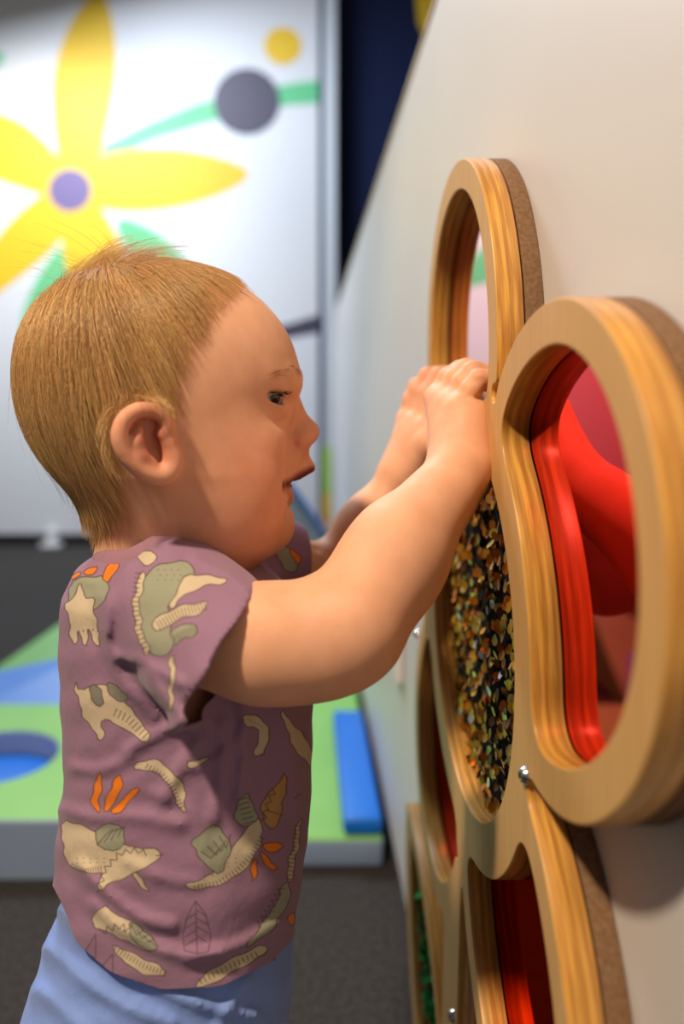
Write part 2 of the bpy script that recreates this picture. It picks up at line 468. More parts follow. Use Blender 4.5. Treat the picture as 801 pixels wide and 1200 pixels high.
def flower():
    root = empty('flower_panel', (XF, YC, ZC), 'big plywood flower with mirror petals and sequin centre fixed on the white partition', 'wall toy')
    pets = lambda Y, Z: np.minimum.reduce([petal_sdf(Y, Z, a, w) for a, w in PET])
    OUT = list(PET)
    outs = lambda Y, Z: np.minimum.reduce([petal_sdf(Y, Z, a, w) for a, w in OUT])
    disk = lambda Y, Z: np.hypot(Y - YC, Z - ZC)
    def stem(Y, Z):
        c = YC + .018 - .12 * (Z - ZC)
        return np.maximum(np.abs(Y - c) - .028, np.maximum(Z - ZC, .03 - Z))
    leaf = lambda Y, Z: leaf_sdf(Y, Z)
    holes = [(.434, .709), (.541, .390), (.495, .318), (.59, .715)]
    def ply(Y, Z):
        o = smin2(outs(Y, Z) - .0195, disk(Y, Z) - .150, .006)
        o = smin2(o, stem(Y, Z), .012)
        o = smin2(o, leaf(Y, Z), .01)
        o = np.maximum(o, .1215 - disk(Y, Z))
        o = np.maximum(o, -pets(Y, Z))
        o = np.maximum(o, -(leaf(Y + .014, Z) + .022))
        for hy, hz in holes: o = np.maximum(o, .0062 - np.hypot(Y - hy, Z - hz))
        return o
    lp = contour(ply, .15, .95, .01, .92, .0022)
    fr = plate('plywood_frame', lp, XF, XM, [ply_face(), ply_edge(XF, XM)], root)
    def back(Y, Z):
        o = smin2(outs(Y, Z) - .0195, disk(Y, Z) - .150, .006)
        o = smin2(o, stem(Y, Z), .012)
        return smin2(o, leaf(Y, Z), .01)
    tag(plate('backing_board', contour(back, .15, .95, .01, .92, .0022), XM + .0008, XW - .0002, [M['mdf']], root, .0004), 'brown fibreboard backing')
    # mirrors
    def pane(fn, x0, x1, m, nm, lab):
        lp_ = contour(fn, .1, .95, .01, .92, .003)
        return tag(plate(nm, lp_, x0, x1, [m], root, .0002), lab)
    tints = [((.92, .035, .032), 'red mirror'), ((.96, .45, .40), 'pink tinted mirror'), ((.93, .10, .06), 'red mirror'),
             ((.90, .10, .04), 'orange red mirror'), ((.82, .12, .05), 'red mirror')]
    for (a, w), (c, lab) in zip(PET, tints):
        m = mat(lab.replace(' ', '_'), c, .03, 1)
        m.node_tree.nodes['Principled BSDF'].inputs['Specular Tint'].default_value = ((.72, .26, .22, 1) if a > 200 else (1, .70, .72, 1) if a < 50 else (1, 1, 1, 1))
        pane(lambda Y, Z: petal_sdf(Y, Z, a, w) - .004, XM + .0002, XM + .0007, m, 'mirror_pane', lab)
    pane(lambda Y, Z: disk(Y, Z) - .1255, XM + .0002, XM + .0007, M['black_fabric'], 'centre_cloth', 'black cloth behind the gold sequins')
    pane(lambda Y, Z: leaf(Y + .014, Z) + .014, XM + .0002, XM + .0007, M['black_fabric'], 'leaf_cloth', 'dark cloth behind the green sequins')
    # sequins
    def sequins(name, inside, box, n, palette, r0, label, front=0.):
        V, Fq, col = [], [], []
        k = 10
        rows = []
        y = box[0]
        step = .0062
        pts = []
        while y < box[1]:
            z = box[2] + random.random() * .004
            while z < box[3]:
                if random.random() < .80:
                    pts.append((y + random.gauss(0, .0016), z + random.gauss(0, .0016)))
                z += .0058
            y += step
        pts = np.array(pts); pts = pts[inside(pts[:, 0], pts[:, 1]) < -.003]
        for (py, pz) in pts:
            r = r0 * random.uniform(.85, 1.1)
            nrm = Vector((-1, random.gauss(0, .38), random.gauss(.05, .30))).normalized()
            q = nrm.to_track_quat('Z', 'Y')
            x = XM - front - random.uniform(.0012, .0055)
            b = len(V)
            c = palette[np.searchsorted(np.cumsum([p[0] for p in palette]), random.random() * .9999)][1]
            V.append(Vector((x, py, pz)) - nrm * (r * .10)); col.append(c)
            for i in range(k):
                a = 2 * math.pi * i / k
                V.append(Vector((x, py, pz)) + q @ Vector((r * math.cos(a), r * math.sin(a), 0))); col.append(c)
            Fq += [(b, b + 1 + i, b + 1 + (i + 1) % k) for i in range(k)]
        me = np_mesh(name, [tuple(v) for v in V], Fq); point_color(me, np.array(col))
        m = mat(name + '_metal', rough=.30, metal=.85); attr_color(m)
        return tag(link(name, me, [m], root, True), label, kind='stuff')
    gold = [(.42, (.80, .31, .02)), (.28, (1, .62, .06)), (.16, (.25, .09, .01)), (.07, (1, .88, .25)), (.02, (.75, .78, .85)), (.05, (.95, .33, .03))]
    sequins('gold_sequins', lambda Y, Z: disk(Y, Z) - .121, (YC - .125, YC + .125, ZC - .125, ZC + .125), 1, gold, .0033, 'gold sequins hanging over black cloth')
    green = [(.5, (.01, .35, .06)), (.25, (.02, .6, .12)), (.25, (.005, .10, .03))]
    sequins('green_sequins', lambda Y, Z: leaf(Y + .014, Z) + .022, (.5, .9, .02, .32), 1, green, .0034, 'green sequins in the leaf', .005)
    # screws
    for (sy, sz) in ((.370, .524), (.724, .489), (.550, .266)):
        bm = bmesh.new()
        rot = Matrix.Translation((XF - .0016, sy, sz)) @ Matrix.Rotation(-math.pi / 2, 4, 'Y')
        bmesh.ops.create_cone(bm, cap_ends=True, segments=24, radius1=.0046, radius2=.0030, depth=.0030, matrix=rot)
        o = bm_obj('screw', bm, [M['steel']], root, True, bevel=.0004)
        bm = bmesh.new()
        bmesh.ops.create_cone(bm, cap_ends=True, segments=6, radius1=.0017, radius2=.0017, depth=.0006, matrix=Matrix.Translation((XF - .0032, sy, sz)) @ Matrix.Rotation(-math.pi / 2, 4, 'Y'))
        sk = bm_obj('hex_socket', bm, [M['black']], None); sk.parent = o; sk.matrix_parent_inverse = o.matrix_world.inverted()
    return root


# ==================================================================== CHILD
class Grid:
    def __init__(s, lo, hi, h):
        s.lo = np.array(lo, float); s.h = h
        s.n = np.ceil((np.array(hi) - s.lo) / h).astype(int) + 1
        s.a = np.full(s.n, .5, np.float32)

    def region(s, lo, hi):
        i0 = np.clip(np.floor((np.array(lo) - s.lo) / s.h).astype(int), 0, s.n - 1)
        i1 = np.clip(np.ceil((np.array(hi) - s.lo) / s.h).astype(int) + 1, 1, s.n)
        ax = [(s.lo[d] + s.h * np.arange(i0[d], i1[d])).astype(np.float32) for d in range(3)]
        return tuple(slice(a, b) for a, b in zip(i0, i1)), np.meshgrid(*ax, indexing='ij', sparse=True)

    def op(s, fn, lo, hi, k=.006, mode='add', pad=.03):
        sl, (X, Y, Z) = s.region(np.array(lo) - pad - k, np.array(hi) + pad + k)
        d = fn(X, Y, Z).astype(np.float32); a = s.a[sl]
        if k <= 0:
            s.a[sl] = np.minimum(a, d) if mode == 'add' else np.maximum(a, -d)
            return
        if mode == 'add':
            h = np.maximum(k - np.abs(a - d), 0) / k; s.a[sl] = np.minimum(a, d) - h * h * k / 4
        elif mode == 'sub':
            h = np.maximum(k - np.abs(a + d), 0) / k; s.a[sl] = np.maximum(a, -d) + h * h * k / 4
        elif mode == 'disp':      # d is a displacement added to the field
            s.a[sl] = a + d

    # primitives -------------------------------------------------------
    def cone(s, A, B, ra, rb, k=.006, mode='add'):
        A = np.asarray(A, float); B = np.asarray(B, float); ba = B - A; L2 = float(ba @ ba) + 1e-12
        def f(X, Y, Z):
            t = np.clip(((X - A[0]) * ba[0] + (Y - A[1]) * ba[1] + (Z - A[2]) * ba[2]) / L2, 0, 1)
            return np.sqrt((X - A[0] - t * ba[0]) ** 2 + (Y - A[1] - t * ba[1]) ** 2 + (Z - A[2] - t * ba[2]) ** 2) - (ra + (rb - ra) * t)
        r = max(ra, rb)
        s.op(f, np.minimum(A, B) - r, np.maximum(A, B) + r, k, mode)

    def chain(s, P, R, k=.004, mode='add'):
        for i in range(len(P) - 1): s.cone(P[i], P[i + 1], R[i], R[i + 1], k, mode)

    def ell(s, c, r, k=.006, mode='add', rot=None):
        c = np.asarray(c, float); r = np.asarray(r, float)
        Rm = np.eye(3) if rot is None else np.array(rot)
        def f(X, Y, Z):
            q = [(Rm[0, i] * (X - c[0]) + Rm[1, i] * (Y - c[1]) + Rm[2, i] * (Z - c[2])) for i in range(3)]
            k0 = np.sqrt(sum((q[i] / r[i]) ** 2 for i in range(3)))
            k1 = np.sqrt(sum((q[i] / r[i] ** 2) ** 2 for i in range(3))) + 1e-9
            return k0 * (k0 - 1) / k1
        m = r.max()
        s.op(f, c - m, c + m, k, mode)

    def sample(s, P):
        q = (np.asarray(P) - s.lo) / s.h
        i = np.clip(np.floor(q).astype(int), 0, s.n - 2); f = q - i
        r = 0
        for dx in (0, 1):
            for dy in (0, 1):
                for dz in (0, 1):
                    w = (f[:, 0] if dx else 1 - f[:, 0]) * (f[:, 1] if dy else 1 - f[:, 1]) * (f[:, 2] if dz else 1 - f[:, 2])
                    r = r + w * s.a[i[:, 0] + dx, i[:, 1] + dy, i[:, 2] + dz]
        return r

    def grad(s, P, e=.002):
        g = np.stack([s.sample(P + np.eye(3)[d] * e) - s.sample(P - np.eye(3)[d] * e) for d in range(3)], 1)
        return g / (np.linalg.norm(g, axis=1, keepdims=True) + 1e-9)

    def mesh(s):
        """naive surface nets"""
        a = s.a; ins = a < 0
        nx, ny, nz = a.shape
        c = [(dx, dy, dz) for dx in (0, 1) for dy in (0, 1) for dz in (0, 1)]
        cnt = np.zeros((nx - 1, ny - 1, nz - 1), np.int8)
        for dx, dy, dz in c: cnt += ins[dx:nx - 1 + dx, dy:ny - 1 + dy, dz:nz - 1 + dz]
        act = np.argwhere((cnt > 0) & (cnt < 8))
        idx = np.full(cnt.shape, -1, np.int32); idx[tuple(act.T)] = np.arange(len(act))
        vals = np.stack([a[act[:, 0] + d[0], act[:, 1] + d[1], act[:, 2] + d[2]] for d in c], 1)
        acc = np.zeros((len(act), 3)); num = np.zeros(len(act))
        for i in range(8):
            for j in range(i + 1, 8):
                if sum(abs(c[i][q] - c[j][q]) for q in range(3)) != 1: continue
                va, vb = vals[:, i], vals[:, j]; m = (va < 0) != (vb < 0)
                t = np.where(m, va / np.where(m, va - vb, 1), 0)[:, None]
                acc += np.where(m[:, None], np.array(c[i]) + t * (np.array(c[j]) - np.array(c[i])), 0); num += m
        V = s.lo + s.h * (act + acc / num[:, None])
        F = []
        for ax in range(3):
            u, v = (ax + 1) % 3, (ax + 2) % 3
            sl0 = [slice(None)] * 3; sl1 = [slice(None)] * 3; sl0[ax] = slice(0, -1); sl1[ax] = slice(1, None)
            A_, B_ = ins[tuple(sl0)], ins[tuple(sl1)]
            e = np.argwhere(A_ != B_)
            e = e[(e[:, u] > 0) & (e[:, v] > 0) & (e[:, u] < a.shape[u] - 1) & (e[:, v] < a.shape[v] - 1)]
            def at(du, dv):
                q = e.copy(); q[:, u] -= du; q[:, v] -= dv
                return idx[tuple(q.T)]
            q = np.stack([at(1, 1), at(0, 1), at(0, 0), at(1, 0)], 1)
            fl = ~A_[tuple(e.T)]
            q[fl] = q[fl][:, ::-1]
            F.append(q)
        return V, np.concatenate(F)


def smooth_mesh(V, F, n=2, lam=.5):
    E_ = np.concatenate([F[:, [i, (i + 1) % 4]] for i in range(4)])
    a = np.concatenate([E_[:, 0], E_[:, 1]]); b = np.concatenate([E_[:, 1], E_[:, 0]])
    deg = np.bincount(a, minlength=len(V))[:, None]
    for i in range(2 * n):
        S = np.stack([np.bincount(a, V[b, d], minlength=len(V)) for d in range(3)], 1) / np.maximum(deg, 1)
        V = V + (lam if i % 2 == 0 else -lam * 1.04) * (S - V)
    return V


def poly_sd(P, X, Y):
    """signed distance (negative inside) from points to polygon P"""
    P = np.asarray(P, float); n = len(P); d = np.full(X.shape, 1e9); ins = np.zeros(X.shape, bool)
    for i in range(n):
        a, b = P[i], P[(i + 1) % n]; e = b - a
        t = np.clip(((X - a[0]) * e[0] + (Y - a[1]) * e[1]) / (e @ e + 1e-12), 0, 1)
        d = np.minimum(d, (X - a[0] - t * e[0]) ** 2 + (Y - a[1] - t * e[1]) ** 2)
        c = ((a[1] > Y) != (b[1] > Y)) & (X < (b[0] - a[0]) * (Y - a[1]) / (b[1] - a[1] + 1e-12) + a[0])
        ins ^= c
    d = np.sqrt(d)
    return np.where(ins, -d, d)


def line_d(P, X, Y):
    P = np.asarray(P, float); d = np.full(X.shape, 1e9)
    for a, b in zip(P[:-1], P[1:]):
        e = b - a
        t = np.clip(((X - a[0]) * e[0] + (Y - a[1]) * e[1]) / (e @ e + 1e-12), 0, 1)
        d = np.minimum(d, (X - a[0] - t * e[0]) ** 2 + (Y - a[1] - t * e[1]) ** 2)
    return np.sqrt(d)


def chaikin(P, n=2, closed=True):
    P = np.asarray(P, float)
    for _ in range(n):
        if closed:
            nx = np.roll(P, -1, 0); P = np.stack([.75 * P + .25 * nx, .25 * P + .75 * nx], 1).reshape(-1, P.shape[1])
        else:
            a, b = P[:-1], P[1:]
            P = np.vstack([P[:1], np.stack([.75 * a + .25 * b, .25 * a + .75 * b], 1).reshape(-1, P.shape[1]), P[-1:]])
    return P


YH = .46; SH = FPX / YH        # head mid-plane distance, pixels per metre there
HO = W(195, 480, YH)           # head origin
YAW = math.radians(9.5)
HR = np.array([[math.cos(YAW), -math.sin(YAW), 0], [math.sin(YAW), math.cos(YAW), 0], [0, 0, 1]])


def hp(x, y, lat=0.):
    """head point seen at photo place x, y with a sideways offset (the far side mirrors the near one)"""
    l = -abs(lat); u = (x - CX) / FPX
    # (HO.x + a c - l s) = u (HO.y + a s + l c)
    c, s = HR[0, 0], HR[1, 0]
    a = (u * (HO[1] + l * c) - HO[0] + l * s) / (c - u * s)
    Y = HO[1] + a * s + l * c
    return HO + HR @ np.array((a, lat, EYE - (y - CY) * Y / FPX - HO[2]))


def hl(P):
    """world -> photo place (far side mirrored to the near one) and sideways offset"""
    q = (np.asarray(P) - HO) @ HR
    lat = q[:, 1].copy(); q[:, 1] = -np.abs(q[:, 1])
    w = HO + q @ HR.T
    return CX + FPX * w[:, 0] / w[:, 1], CY - FPX * (w[:, 2] - EYE) / w[:, 1], lat


def rotz(a): return np.array([[math.cos(a), -math.sin(a), 0], [math.sin(a), math.cos(a), 0], [0, 0, 1]])
def roty(a): return np.array([[math.cos(a), 0, math.sin(a)], [0, 1, 0], [-math.sin(a), 0, math.cos(a)]])
def rotx(a): return np.array([[1, 0, 0], [0, math.cos(a), -math.sin(a)], [0, math.sin(a), math.cos(a)]])


PROFILE = chaikin([(140, 640), (118, 590), (88, 556), (58, 520), (41, 475), (38, 425), (50, 378), (82, 340), (130, 317), (190, 311), (245, 319),
                   (292, 340), (324, 368), (343, 400), (352, 432), (353, 450), (348, 470), (343, 487), (338, 505), (332, 525), (326, 545),
                   (321, 565), (318, 580), (320, 596), (324, 612), (321, 628), (302, 642), (272, 650), (235, 655), (200, 664)], 2)


def build_body():
    g = Grid((-.175, .335, .0), (.130, .635, .815), .0015)
    # ---- skull from the profile, inflated sideways
    step = .0015; gx = np.arange(-.110, .100, step); gz = np.arange(-.11, .105, step)
    GX, GZ = np.meshgrid(gx, gz, indexing='ij')
    S2 = poly_sd(PROFILE, 195 + GX * SH, 480 - GZ * SH) / SH
    def blur(A, sg):
        r = int(3 * sg); k = np.exp(-.5 * (np.arange(-r, r + 1) / sg) ** 2); k /= k.sum()
        A = np.apply_along_axis(lambda v: np.convolve(np.pad(v, r, 'edge'), k, 'valid'), 0, A)
        return np.apply_along_axis(lambda v: np.convolve(np.pad(v, r, 'edge'), k, 'valid'), 1, A)
    for sg, d0 in ((4, .008), (9, .020)):      # melt the ridges of the distance field inside the head
        w_ = np.clip((-S2 - d0) / (d0 * 1.2), 0, 1); S2 = S2 * (1 - w_) + blur(S2, sg) * w_
    def head(X, Y, Z):
        X, Y, Z = np.broadcast_arrays(X, Y, Z)
        lx = (X - HO[0]) * HR[0, 0] + (Y - HO[1]) * HR[1, 0]
        ly = (X - HO[0]) * HR[0, 1] + (Y - HO[1]) * HR[1, 1]
        lz = Z - HO[2]
        qi = np.clip((lx - gx[0]) / step, 0, len(gx) - 1.001); qj = np.clip((lz - gz[0]) / step, 0, len(gz) - 1.001)
        i = qi.astype(int); j = qj.astype(int); fi = qi - i; fj = qj - j
        s = -(S2[i, j] * (1 - fi) * (1 - fj) + S2[i + 1, j] * fi * (1 - fj) + S2[i, j + 1] * (1 - fi) * fj + S2[i + 1, j + 1] * fi * fj)
        R = .072
        Wd = .071 - .012 * np.clip((lx - .0) / .08, 0, 1) - .016 * np.clip((-.035 - lz) / .05, 0, 1) - .004 * np.clip((-lx - .03) / .05, 0, 1)
        u = np.maximum(R - s, 0) / R; v = np.abs(ly) / Wd
        p = 2.15
        e = (u ** p + v ** p) ** (1 / p) - 1
        return e * .066
    g.op(head, HO - .125, HO + .125, .004)
    # ---- neck and torso, limbs
    nk = W(178, 640, YH)
    g.cone(W(192, 575, YH), W(186, 690, YH), .038, .036, .014)
    tor = [(W(196, 722, YH), (.047, .054, .036)), (W(214, 790, YH), (.060, .056, .06)), (W(218, 930, YH), (.062, .064, .075)), (W(210, 1090, YH), (.060, .070, .07))]
    for c, r in tor: g.ell(c, r, .03)
    # near arm
    g.chain([W(212, 738, .398), W(300, 752, .382), W(408, 733, .385), W(470, 640, .413), W(541, 552, .455)],
            [.026, .0262, .0262, .0245, .0182], .012)
    g.ell(W(350, 762, .383), (.034, .023, .024), .014, rot=roty(.1))
    g.ell(W(452, 672, .404), (.028, .0235, .025), .014, rot=roty(.95).T)
    # far arm
    g.chain([W(275, 668, .525), W(330, 668, .56), W(388, 680, .577), W(432, 618, .58), W(472, 560, .583)],
            [.026, .0245, .0235, .0225, .0165], .012)
    # ---- near hand (right): fingers up over the lip of the top petal
    wr = W(541, 552, .455)
    fy = [.463, .4755, .488, .499]
    mcp = [(.0955, .700), (.0935, .703), (.0905, .7055), (.0875, .707)]
    pip = [(.1005, .712), (.0985, .7165), (.0965, .7195), (.0940, .7205)]
    dip = [(.1055, .7185), (.1045, .7235), (.1030, .7255), (.1015, .7255)]
    tip = [(.1120, .7190), (.1125, .7225), (.1120, .7245), (.1105, .7245)]
    for i in range(4):
        P = [np.array((a[0], fy[i], a[1])) for a in (mcp[i], pip[i], dip[i], tip[i])]
        g.cone(wr + np.array((-.001, .004 * (i - 1.2), .004)), P[0], .0155 if i == 0 else .0142, .0088, .010)
    g.ell(W(550, 506, .470), (.0135, .021, .022), .010)
    g.ell(W(554, 532, .461), (.0120, .011, .016), .008)
    for i in range(4):
        P = [np.array((a[0], fy[i], a[1])) for a in (mcp[i], pip[i], dip[i], tip[i])]
        r = (.0066, .0072, .0074, .0070)[i]
        g.chain(P, [r * 1.1, r, r * .94, r * .8], .0022)
        g.ell(P[0] + np.array((-.0020, 0, .001)), (.0058, .0055, .006), .006)       # knuckle
    g.chain([np.array((.090, .494, .676)), np.array((.094, .513, .693)), np.array((.0985, .520, .708)), np.array((.1005, .522, .717))], [.0115, .0095, .0078, .006], .006)
    # ---- far hand (left)
    wl = W(472, 560, .583)
    K = [[(499, 500, .569), (505, 466, .570), (517, 449, .573), (523, 446, .577)],
         [(487, 494, .583), (496, 458, .583), (509, 437, .584), (518, 434, .586)],
         [(478, 490, .597), (485, 455, .597), (496, 437, .597), (505, 434, .598)],
         [(472, 490, .610), (476, 465, .610), (482, 449, .610), (490, 444, .610)]]
    K = [[(x + 5, y + 3, d) for x, y, d in kk] for kk in K]
    for i, kk in enumerate(K):
        P = [W(*q) for q in kk]
        g.cone(wl + np.array((0, .004 * (i - 1.3), .003)), P[0], .0145, .0086, .010)
    g.ell(W(488, 520, .588), (.0125, .021, .021), .010)
    for i, kk in enumerate(K):
        P = [W(*q) for q in kk]; r = (.0072, .0074, .0070, .0064)[i]
        g.chain(P, [r * 1.08, r, r * .94, r * .8], .0022)
        g.ell(P[0] + np.array((-.0018, 0, .001)), (.0058, .0055, .006), .006)
    g.chain([W(487, 545, .572), W(503, 520, .562), W(517, 500, .560), W(524, 488, .562)], [.011, .009, .0074, .006], .006)
    # ---- legs and feet
    for (hx, yy, kx) in ((172, .420, 196), (205, .505, 226)):
        hip = np.array((W(hx, 0, YH)[0], yy, .345)); kn = np.array((W(kx, 0, YH)[0], yy, .205)); an = np.array((hip[0] - .01, yy, .052))
        g.chain([hip, kn, .5 * (kn + an) + np.array((-.008, 0, 0)), an], [.050, .034, .033, .023], .014)
        g.cone(an + np.array((-.008, 0, -.03)), an + np.array((.052, 0, -.034)), .022, .019, .012)
        for t in range(5):
            sgn = 1 if yy < YH else -1
            b = an + np.array((.056 - .004 * t, sgn * (.014 - .008 * t), -.040))
            g.cone(b, b + np.array((.014 - .002 * t, 0, 0)), (.0085 if t == 0 else .0062), (.0075 if t == 0 else .0052), .003)
    # creases
    def crease(P, depth, w):
        P = [np.asarray(p, float) for p in P]; lo = np.min(P, 0) - .01; hi = np.max(P, 0) + .01
        def f(X, Y, Z):
            d = 1e9
            for A, B in zip(P[:-1], P[1:]):
                ba = B - A; L2 = ba @ ba + 1e-12
                t = np.clip(((X - A[0]) * ba[0] + (Y - A[1]) * ba[1] + (Z - A[2]) * ba[2]) / L2, 0, 1)
                d = np.minimum(d, (X - A[0] - t * ba[0]) ** 2 + (Y - A[1] - t * ba[1]) ** 2 + (Z - A[2] - t * ba[2]) ** 2)
            return depth * np.exp(-d / w ** 2)
        g.op(f, lo, hi, .001, 'disp')
    face(g, crease)
    crease([W(550, 548, .442), W(558, 556, .442), W(565, 566, .446)], .003, .0028)      # wrist fold, pinky side
    crease([W(372, 642, .556), W(380, 640, .556), W(388, 655, .553)], .003, .0025)      # inner elbow of the far arm
    crease([W(544, 468, .457), W(560, 466, .459)], .0014, .0018)
    crease([W(550, 446, .456), W(562, 446, .457)], .0012, .0016)
    return g


EYE_C = (311.5, 468, .0325); EYE_R = .0105


def face(g, crease):
    for sd in (-1, 1):
        # cheek, brow, orbit
        g.ell(hp(262, 548, sd * .038), (.031, .020, .031), .016)
        g.ell(hp(300, 518, sd * .033), (.0155, .014, .012), .010)       # apple of the cheek
        g.ell(hp(330, 474, sd * .034), (.0085, .012, .0085), .010, 'sub')
        c = hp(*EYE_C[:2], sd * EYE_C[2])
        g.ell(c, (EYE_R + .0016,) * 3, .005)
        g.chain([hp(338, 449, sd * .011), hp(326, 443, sd * .026), hp(306, 445, sd * .040)], [.0045, .0045, .0035], .010)
        # slit between the lids: carved from the ball's front outwards
        R3 = HR @ rotz(sd * .80) @ roty(math.radians(-4))
        fw = HR @ rotz(sd * .80) @ np.array((1, 0, 0))
        g.ell(c + fw * .0098 + np.array((0, 0, .0004)), (.0095, .0106, .0034), .0012, 'sub', R3 @ rotx(sd * .20))
        g.chain([hp(331, 480, sd * .024), hp(320, 484, sd * .034), hp(306, 480, sd * .042)], [.0022, .0028, .002], .006)   # lower lid roll
    # nose
    g.cone(hp(344, 482), hp(357, 503), .0058, .0065, .010)
    g.ell(hp(360.5, 507), (.0062, .0068, .0060), .006)
    for sd in (-1, 1):
        g.ell(hp(352, 513, sd * .0072), (.0068, .0050, .0052), .004)
        g.ell(hp(360, 521.5, sd * .0048), (.0042, .0026, .0030), .002, 'sub', roty(.5))
        crease([hp(344, 505, sd * .0135), hp(343, 516, sd * .0145), hp(347, 524, sd * .011)], .0026, .0022)
    # muzzle and lips
    g.ell(hp(332, 544), (.0115, .0175, .0120), .018)
    g.cone(hp(347, 530), hp(356, 545), .0046, .0046, .006)
    ts = np.linspace(-1, 1, 17)
    up = [hp(358.5 - 29 * abs(t) ** 1.4, 549 + 19 * abs(t) ** 1.2, .0225 * t) for t in ts]
    g.chain(up, [.0042 - .0018 * abs(t) for t in ts], .004)
    lo = [hp(332.5 - 5 * abs(t) ** 1.6, 580.5 - 9 * abs(t) ** 1.5, .0215 * t) for t in ts]
    g.chain(lo, [.0044 - .0018 * abs(t) for t in ts], .004)
    # open mouth
    g.ell(hp(344, 566, 0), (.0150, .0215, .0026), .002, 'sub', HR @ roty(-.40))
    for sd in (-1, 1):
        g.chain([hp(350, 561.5, sd * .008), hp(338, 567.5, sd * .023), hp(328, 570.5, sd * .034), hp(321, 564, sd * .042)], [.0018, .0024, .0028, .0018], .0015, 'sub')
    # chin, jowls
    g.ell(hp(315, 607), (.0105, .014, .0105), .012)
    g.ell(hp(272, 622), (.034, .040, .0155), .018)
    for sd in (-1, 1):
        g.ell(hp(255, 590, sd * .030), (.036, .022, .028), .02)
        crease([hp(344, 528, sd * .018), hp(338, 540, sd * .0255), hp(331, 556, sd * .030), hp(328, 570, sd * .0295)], .0011, .0055)
        crease([hp(326, 566, sd * .028), hp(325, 578, sd * .027)], .0016, .0025)
    crease([hp(338, 592, -.014), hp(340.5, 594, 0), hp(338, 592, .014)], .0016, .0030)
    # ears
    for sd in (-1, 1):
        R3 = HR @ rotz(-sd * .38) @ roty(math.radians(14))
        g.ell(hp(172, 515, sd * .0715), (.0140, .0048, .0175), .004, 'add', R3)
        g.ell(hp(190, 547, sd * .0690), (.0065, .0046, .0080), .006, 'add', R3)
        def E(x, y, o=0):
            x = 169 + (x - 169) * .91; y = 518 + (y - 518) * .90
            return hp(x, y, sd * (.0715 + .0055 + (172 - x) / SH * .34 + o))
        g.chain([E(178, 508, .001), E(176, 522, .001), E(187, 534, .0005)], [.0066, .0076, .0054], .003, 'sub')
        g.chain([E(160, 492, .002), E(176, 488, .002), E(190, 497, .001)], [.0044, .0056, .0040], .002, 'sub')
        g.chain([E(147, 500, .002), E(148, 520, .002), E(160, 541, .002)], [.0026, .0026, .0022], .003, 'sub')
        hx = [E(*q) for q in ((190, 508), (201, 500), (194, 484), (178, 476), (160, 476), (144, 486), (136, 503), (137, 521), (147, 540), (162, 554), (180, 562), (197, 562), (206, 550), (205, 536))]
        hx = chaikin(np.array(hx), 2, False)
        g.chain(hx, list(np.interp(np.linspace(0, 13, len(hx)), range(14), [.0020, .0026, .0030, .0031, .0032, .0032, .0031, .0030, .0030, .0032, .0038, .0042, .0040, .003])), .0025)
        g.chain([E(163, 503), E(159, 518), E(165, 535), E(178, 545)], [.0024, .0030, .0032, .0030], .003)
        g.chain([E(200, 520), E(203, 530)], [.0042, .0040], .003)


# photo places (x, y) of the profile line that separates hair from bare skin
HAIRLINE = [(318, 354), (282, 338), (254, 338), (232, 352), (217, 378), (210, 410), (208, 440), (209, 460), (205, 474), (190, 466), (170, 464), (145, 468), (130, 482),
            (126, 505), (132, 530), (141, 552), (140, 580), (137, 606), (132, 628), (60, 634), (0, 560), (-40, 300), (160, 250), (330, 300)]


def skin_material():
    m = mat('skin', (.8, .5, .35), .56, 0, .3, sss=.25)
    nt, N, L, B = nodes(m)
    a = attr_color(m)
    n = N.new('ShaderNodeTexNoise'); n.inputs['Scale'].default_value = 90; n.inputs['Detail'].default_value = 4
    tc = N.new('ShaderNodeTexCoord'); L.new(tc.outputs['Object'], n.inputs['Vector'])
    r = N.new('ShaderNodeValToRGB'); r.color_ramp.elements[0].position = .3; r.color_ramp.elements[1].position = .7
    r.color_ramp.elements[0].color = (.93, .88, .86, 1); r.color_ramp.elements[1].color = (1, 1, 1, 1)
    L.new(n.outputs['Fac'], r.inputs['Fac'])
    mx = N.new('ShaderNodeMix'); mx.data_type = 'RGBA'; mx.blend_type = 'MULTIPLY'; mx.inputs[0].default_value = 1
    L.new(a.outputs['Color'], mx.inputs[6]); L.new(r.outputs['Color'], mx.inputs[7]); L.new(mx.outputs[2], B.inputs['Base Color'])
    n2 = N.new('ShaderNodeTexNoise'); n2.inputs['Scale'].default_value = 900; L.new(tc.outputs['Object'], n2.inputs['Vector'])
    bp = N.new('ShaderNodeBump'); bp.inputs['Strength'].default_value = .08; bp.inputs['Distance'].default_value = .0006
    L.new(n2.outputs['Fac'], bp.inputs['Height']); L.new(bp.outputs['Normal'], B.inputs['Normal'])
    return m


def blob(V, c, r, soft=1.):
    d = np.linalg.norm((V - np.asarray(c)) / np.asarray(r), axis=1)
    return np.exp(-(d ** 2) * soft)[:, None]


